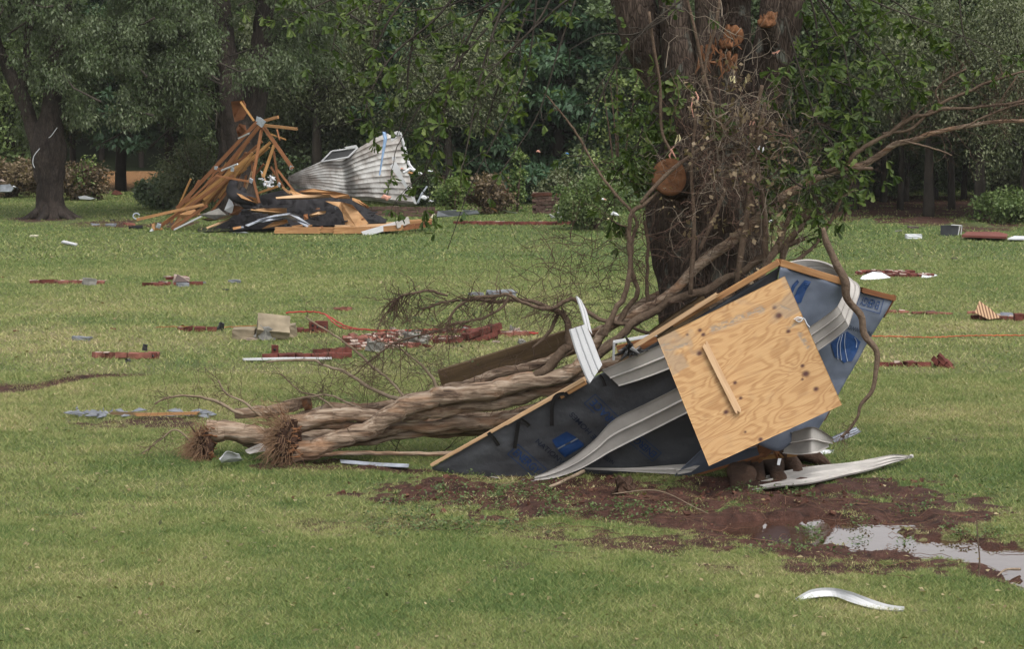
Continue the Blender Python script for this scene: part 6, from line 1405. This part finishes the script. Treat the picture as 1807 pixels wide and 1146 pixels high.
    def cored(px, py, yaw, lab, wq=.20, hq=.15, sc_=1, z=0):
        """a brick standing on edge, its core holes showing"""
        g = gp(px, py, z); root = empty('cored_brick', tuple(g), lab, 'brick', 'cored bricks'); root.rotation_euler = (0, 0, yaw); mb = MB(); mb.box(Matrix.Translation((0, 0, hq/2)), wq, .08, hq, jit=.005); link('brick_body', mb.mesh('brick_body', M['brick']), root)
        mb = MB(); k = 3 if wq > .12 else 2
        for i in range(k):
            for j in range(1 if wq > .12 else 2):
                cx = (i-(k-1)/2)*wq/k if wq > .12 else 0; cz = hq/2 if wq > .12 else hq*(.3+.4*i)
                mb.tube([(cx, -.035, cz), (cx, -.0445, cz)], [.017, .017], 10)
        h = link('core_holes', mb.mesh('core_holes', M['black'], True), root); return root
    cored(552, 588, .1, 'upright cored brick left of the two by the rope', .10, .16); cored(568, 588, -.1, 'upright cored brick right of the two by the rope', .17, .17); cored(485, 631, .1, 'cored brick standing at the left end of the front brick row', .09, .17); cored(263, 634, -.2, 'cored brick at the right end of the brick slab', .2, .075)
    B('brick_chunk', gp(535, 632), .12, 5, 2, 'front red brick row behind the white pipe', mort=.15, group=GB, bh=.07, seed=11); B('brick_chunk', gp(580, 625), .2, 2, 2, 'red bricks joining front row and brick panel', mort=.2, group=GB, bh=.09, seed=12)
    B('brick_chunk', gp(655, 612, .02), .35, 4, 6, 'tilted brick panel with pale mortar face', mat='brick_pink', mort=1.0, group=GB, roll=.28, seed=13, bl=.17)
    lump('grey_block', 660, 620, .22, .14, .1, 'stone', 'dark grey stone in front of the brick panel', 'block', .2, .2, .1, .2); lump('grey_block', 732, 606, .33, .12, .22, 'stone', 'broad grey stone right of the brick panel', 'block', .1, .2, .1, .25); lump('grey_block', 741, 590, .24, .06, .15, 'darkstone', 'dark flat block behind the broad grey stone', 'block')
    for i, (px, py, nx_, mt, lab) in enumerate([(712,612,2,'brick','bricks between panel and broad grey stone'),(765,601,2,'brick_pink','pale brick crumbs right of the broad grey stone'),(790,605,2,'brick','brick crumbs under the drooping twigs'),(815,600,2,'brick_pink','pink brick crumbs left of the dark red cluster'),(700,592,2,'brick','red brick run behind the panel end'),(808,588,3,'brick','red brick run behind the pink crumbs')]):
        B('brick_chunk', gp(px, py), rr.uniform(-.3, .3), nx_, 1, lab, mat=mt, mort=.9, group=GB, seed=20+i)
    for i in range(26):
        px = rr.uniform(690, 925); py = 600+rr.gauss(0, 7)-(px-700)*.05; lump('rubble_crumb', px, py, rr.uniform(.05, .13), rr.uniform(.03, .08), rr.uniform(.04, .1), rr.choice(['mortar','brick_pink','brick','stone']), 'small brick or mortar crumb in the rubble line right of the brick panel', 'rubble', rr.uniform(0, 3), .2, .1, .25, 1, group='rubble crumbs in the brick line')
    B('brick_chunk', gp(846, 600), .5, 3, 2, 'dark red brick cluster tilted on its edge', mort=.1, group=GB, nz=2, tilt=-.25, bh=.09, seed=30, sc_=.85); B('brick_chunk', gp(866, 598), -.3, 1, 2, 'dark brick pair leaning on the tilted cluster', mort=.1, group=GB, nz=2, roll=.2, bh=.09, seed=31, sc_=.8); B('brick_chunk', gp(893, 592), .05, 3, 2, 'pinkish bricks at the right end of the rubble line', mat='brick_pink', mort=.8, group=GB, seed=32)
    B('brick_chunk', gp(216, 634), .0, 5, 2, 'reddish brown brick slab alone in the left grass', mort=.25, group=GB, mat='brick_pink', bh=.07, bl=.145, seed=33); lump('black_chip', 255, 626, .06, .08, .05, 'black', 'black chip standing on the brick slab', 'chip', .3, .2, z=.05); lump('black_chip', 226, 641, .06, .05, .05, 'black', 'black chip in front of the brick slab', 'chip')
    # right side
    B('brick_chunk', gp(1556, 486, .02), -.12, 5, 2, 'mottled brick slab beside the white sheet', mort=.7, group=GB, roll=.12, seed=40); B('brick_chunk', gp(1600, 489), -.05, 4, 2, 'right half of the mottled brick slab', mort=.6, group=GB, seed=41); B('brick_chunk', gp(1525, 484), -.1, 2, 2, 'brick end left behind the white sheet', mat='brick_pink', mort=.4, group=GB, seed=42)
    psheet('white_sheet', [(1518,492),(1522,487),(1540,480),(1556,481),(1572,490),(1550,493),(1524,494)], 494, 'sheet_white', 'white plastic sheet draped before the mottled bricks', 'sheet'); sheet('white_sheet', [(1628,488),(1652,487),(1654,488),(1640,491),(1626,492)], 'sheet_white', 'white sheet tail right of the mottled bricks', 'sheet', .01, [.07, .03, .02, .02, .02])
    B('brick_chunk', gp(1606, 647), .0, 5, 1, 'long brick row left of the tilted brick block', mort=.4, group=GB, bl=.165, seed=43); B('brick_chunk', gp(1658, 648, .03), -.5, 2, 2, 'tilted brick block at the right end of the row', mort=.05, group=GB, nz=2, tilt=.7, bl=.13, seed=44, sc_=.85)
    psheet('lath_panel', [(1720,552),(1728,531),(1745,543),(1766,561),(1745,564)], 566, 'lathwood', 'slatted wooden panel tilted up on the right lawn', 'panel')
    B('brick_chunk', gp(1735, 562), .2, 2, 2, 'bricks under the tilted slatted panel', mort=.5, group=GB, seed=45); B('brick_chunk', gp(1778, 564), -.1, 4, 1, 'low bricks right of the slatted panel', mat='brick_pink', mort=.6, group=GB, seed=46); B('brick_chunk', gp(1808, 566), -.05, 2, 2, 'smooth red brick at the right photo edge', mort=0, group=GB, bh=.11, seed=47)
    psheet('blue_white_sheet', [(1762,560),(1766,551),(1786,552),(1793,561)], 560, 'bluewhite', 'bluish white panel behind the low bricks at right', 'sheet'); lump('black_chip', 1794, 559, .1, .06, .08, 'black', 'black chip beside the bluish white panel', 'chip')
    for i, (px, py, L_) in enumerate([(1570,552,3),(1645,554,3),(1680,553,4),(1710,554,2)]): B('brick_chunk', gp(px, py), rr.uniform(-.1, .1), L_, 1, ['bricks just right of the wrapped wall corner','left bricks of the flat row near the slatted panel','middle bricks of the flat row near the slatted panel','bricks of the flat row nearest the slatted panel'][i], mat='brick_pink', mort=.5, group=GB, bh=.035, seed=50+i, skip=.25)
    lump('white_mound', 1612, 421, .38, .10, .25, 'sheet_white', 'small white mound on the far right grass', 'mound', 0, 0, 0, .12, 3)
    sheet('red_door', [(1697,424),(1706,418),(1762,418),(1778,422),(1776,427)], 'red_paint', 'flat dull red door lying on the far right grass', 'door', .05, [.12]*5); sheet('white_sheeting', [(1778,427),(1790,422),(1830,423),(1830,428)], 'sheet_white', 'white panel lying beside the flat red door', 'panel', .03, [.08]*4)
    g = gp(1679, 416); root = empty('open_box', tuple(g), 'charcoal open box with a white rim on the far right grass', 'box'); root.rotation_euler = (0, 0, -.25)
    mb = MB(); mb.box(Matrix.Translation((-.05, 0, .13)), .42, .28, .25, jit=.01); link('body', mb.mesh('body', M['dark_box']), root); mb = MB()
    for a, b in (((.17,-.15,.02),(.21,-.15,.25)), ((.0,-.15,.27),(.22,-.15,.26)), ((.21,-.15,.26),(.24,.10,.24)), ((.24,.10,.24),(.22,.10,.02))): mb.tube([a, b], [.014, .014], 6)
    link('rim', mb.mesh('rim', M['white']), root)
    # warning tape and rope
    def rope(nm, pts, r_, mt, lab, cat, n=60, hz=.03, flat=True):
        q = spline([tuple(gp(a, b, hz+(c[0] if c else 0))) for a, b, *c in pts], n); q[:, 2] += np.abs(np.sin(np.arange(n)*1.3))*.012; mb = MB(); mb.tube(q, [r_]*n, 5); tag(mb.build(nm, M[mt]), lab, cat)
    rope('orange_tape', [(1470,599),(1560,597),(1640,598),(1700,596),(1760,596),(1840,597)], .009, 'strap', 'orange tape line stretched across the right lawn', 'tape')
    rope('red_strap', [(505,567,.10),(545,568,.12),(572,571,.11),(610,580),(650,587),(700,588),(760,586),(830,585),(900,590),(950,592)], .012, 'strap_red', 'red strap running over the upright bricks and rubble', 'strap'); rope('red_strap', [(572,571,.12),(600,581),(640,587)], .010, 'strap_red', 'second red strap dropping from the upright bricks', 'strap', 20)
    rope('thin_cord', [(275,583),(330,581),(380,582),(430,580),(470,578)], .004, 'strap', 'thin orange cord crossing behind the concrete blocks', 'cord', 30)
    # crumpled strip in the left grass
    def crumple(px0, px1, py, mt, lab, n=26, w_=.05):
        mb = MB(); r = random.Random(px0)
        for k in range(n):
            a = gp(r.uniform(px0, px1), py+r.gauss(0, 2.5), r.uniform(.01, .05)); d = Vector((r.uniform(-1, 1)*.2, r.uniform(-.04, .04), r.uniform(-.02, .03))); mb.poly([a, a+d*.5+Vector((0, .03, .03)), a+d, a+d*.6+Vector((0, -w_, .0))], .006, (0, -.5, 1))
        tag(mb.build('crumpled_foil', M[mt]), lab, 'foil', kind='stuff')
    crumple(130, 250, 734, 'bluewhite', 'crumpled bluish foil strip in the left grass', 30, .03); crumple(320, 370, 735, 'slate', 'grey foil crumple next to the left root end', 18)
    tag(board('pale_stick', gp(240, 738, .04), gp(350, 737, .05), .03, .03, M['lumber'], split=.03), 'pale bark stick between the foil strips', 'stick')
    tag(board('brown_stick', gp(196, 737, .05), gp(262, 736, .06), .03, .03, M['greywood'], split=.03), 'brown stick on the foil strip', 'stick')
    # sticks by the mud
    def stick(pts, r_, lab, mt='branch', hz=.02):
        q = spline([tuple(gp(a, b, hz+(c[0] if c else 0))) for a, b, *c in pts], 24); mb = MB(); mb.tube(q, [r_*(1-.6*i/23) for i in range(24)], 6, bump=.2, bfreq=12); tag(mb.build('fallen_stick', M[mt], smooth=True), lab, 'stick')
    stick([(1727,1018,-.03),(1728,1017,.12),(1723,1016,.30),(1722,1015,.42)], .008, 'thin reddish stick standing upright in the puddle'); stick([(1800,1003,.04),(1775,1010,.05),(1760,1022,.02)], .012, 'bent stick on the near puddle bank at right', 'branch_pale')
    stick([(1540,944),(1590,936),(1630,935)], .016, 'dark stick on the far puddle bank'); stick([(1390,953),(1460,951),(1500,956),(1530,966)], .008, 'long straw coloured stem crossing the puddle', 'branch_pale'); stick([(1760,1030),(1830,1034)], .008, 'thin brown stem at the lower right'); stick([(1030,845,.05),(980,860),(950,858)], .02, 'short pale root stub in the mud below the siding', 'branch_pale')
    stick([(1080,870,.02),(1160,878,.02),(1230,905,.02),(1290,918,.01)], .006, 'long thin root curving over the mud', 'branch_pale')
    lump('mud_root', 1100, 868, .13, .15, .12, 'root', 'rounded root knob poking out of the mud below the siding', 'root', .3, .1, 0, .2, 3); lump('mud_root', 940, 860, .32, .06, .12, 'root', 'flat root lump in the mud left of the knob', 'root', .1, 0, 0, .3, 3)
M['slatebrown'] = m_plain('brown_shingle', (.075, .055, .05), .9, .3, 6)
M['tan'] = m_plain('tan_concrete', (.20, .165, .115), .85, .4, 4, .15, .4)
M['darkstone'] = m_plain('dark_concrete', (.06, .065, .055), .9, .3, 7)
M['bluewhite'] = m_plain('bluish_sheet', (.13, .14, .16), .4, .4, 6, .4)
def _lath():
    t = NT('lath_wood'); c = t.n('TexWave'); c.inputs['Scale'].default_value = 7; c.inputs['Distortion'].default_value = .5; t.l(t.co(), c.inputs[0])
    return t.col(t.ramp(c.outputs['Fac'], [(.3, (.12, .06, .035)), (.6, (.38, .25, .15))]), .8)
M['lathwood'] = _lath()
lawn_debris()
# ================================================================ moist air between the lawn and the wood
def haze():
    mb = MB(); mb.box(Matrix.Translation((0, 380, 24.5)), 1500, 1100, 53)
    m = bpy.data.materials.new('haze'); m.use_nodes = True; t = m.node_tree; t.nodes.clear(); o = t.nodes.new('ShaderNodeOutputMaterial'); v = t.nodes.new('ShaderNodeVolumePrincipled')
    v.inputs['Color'].default_value = (.96, .96, .93, 1); v.inputs['Density'].default_value = .00022; v.inputs['Anisotropy'].default_value = .2
    t.links.new(v.outputs[0], o.inputs['Volume']); ob = mb.build('haze', m); tag(ob, 'thin damp haze over the lawn and wood', 'haze', kind='stuff')
haze()
print('objects', len(bpy.data.objects))
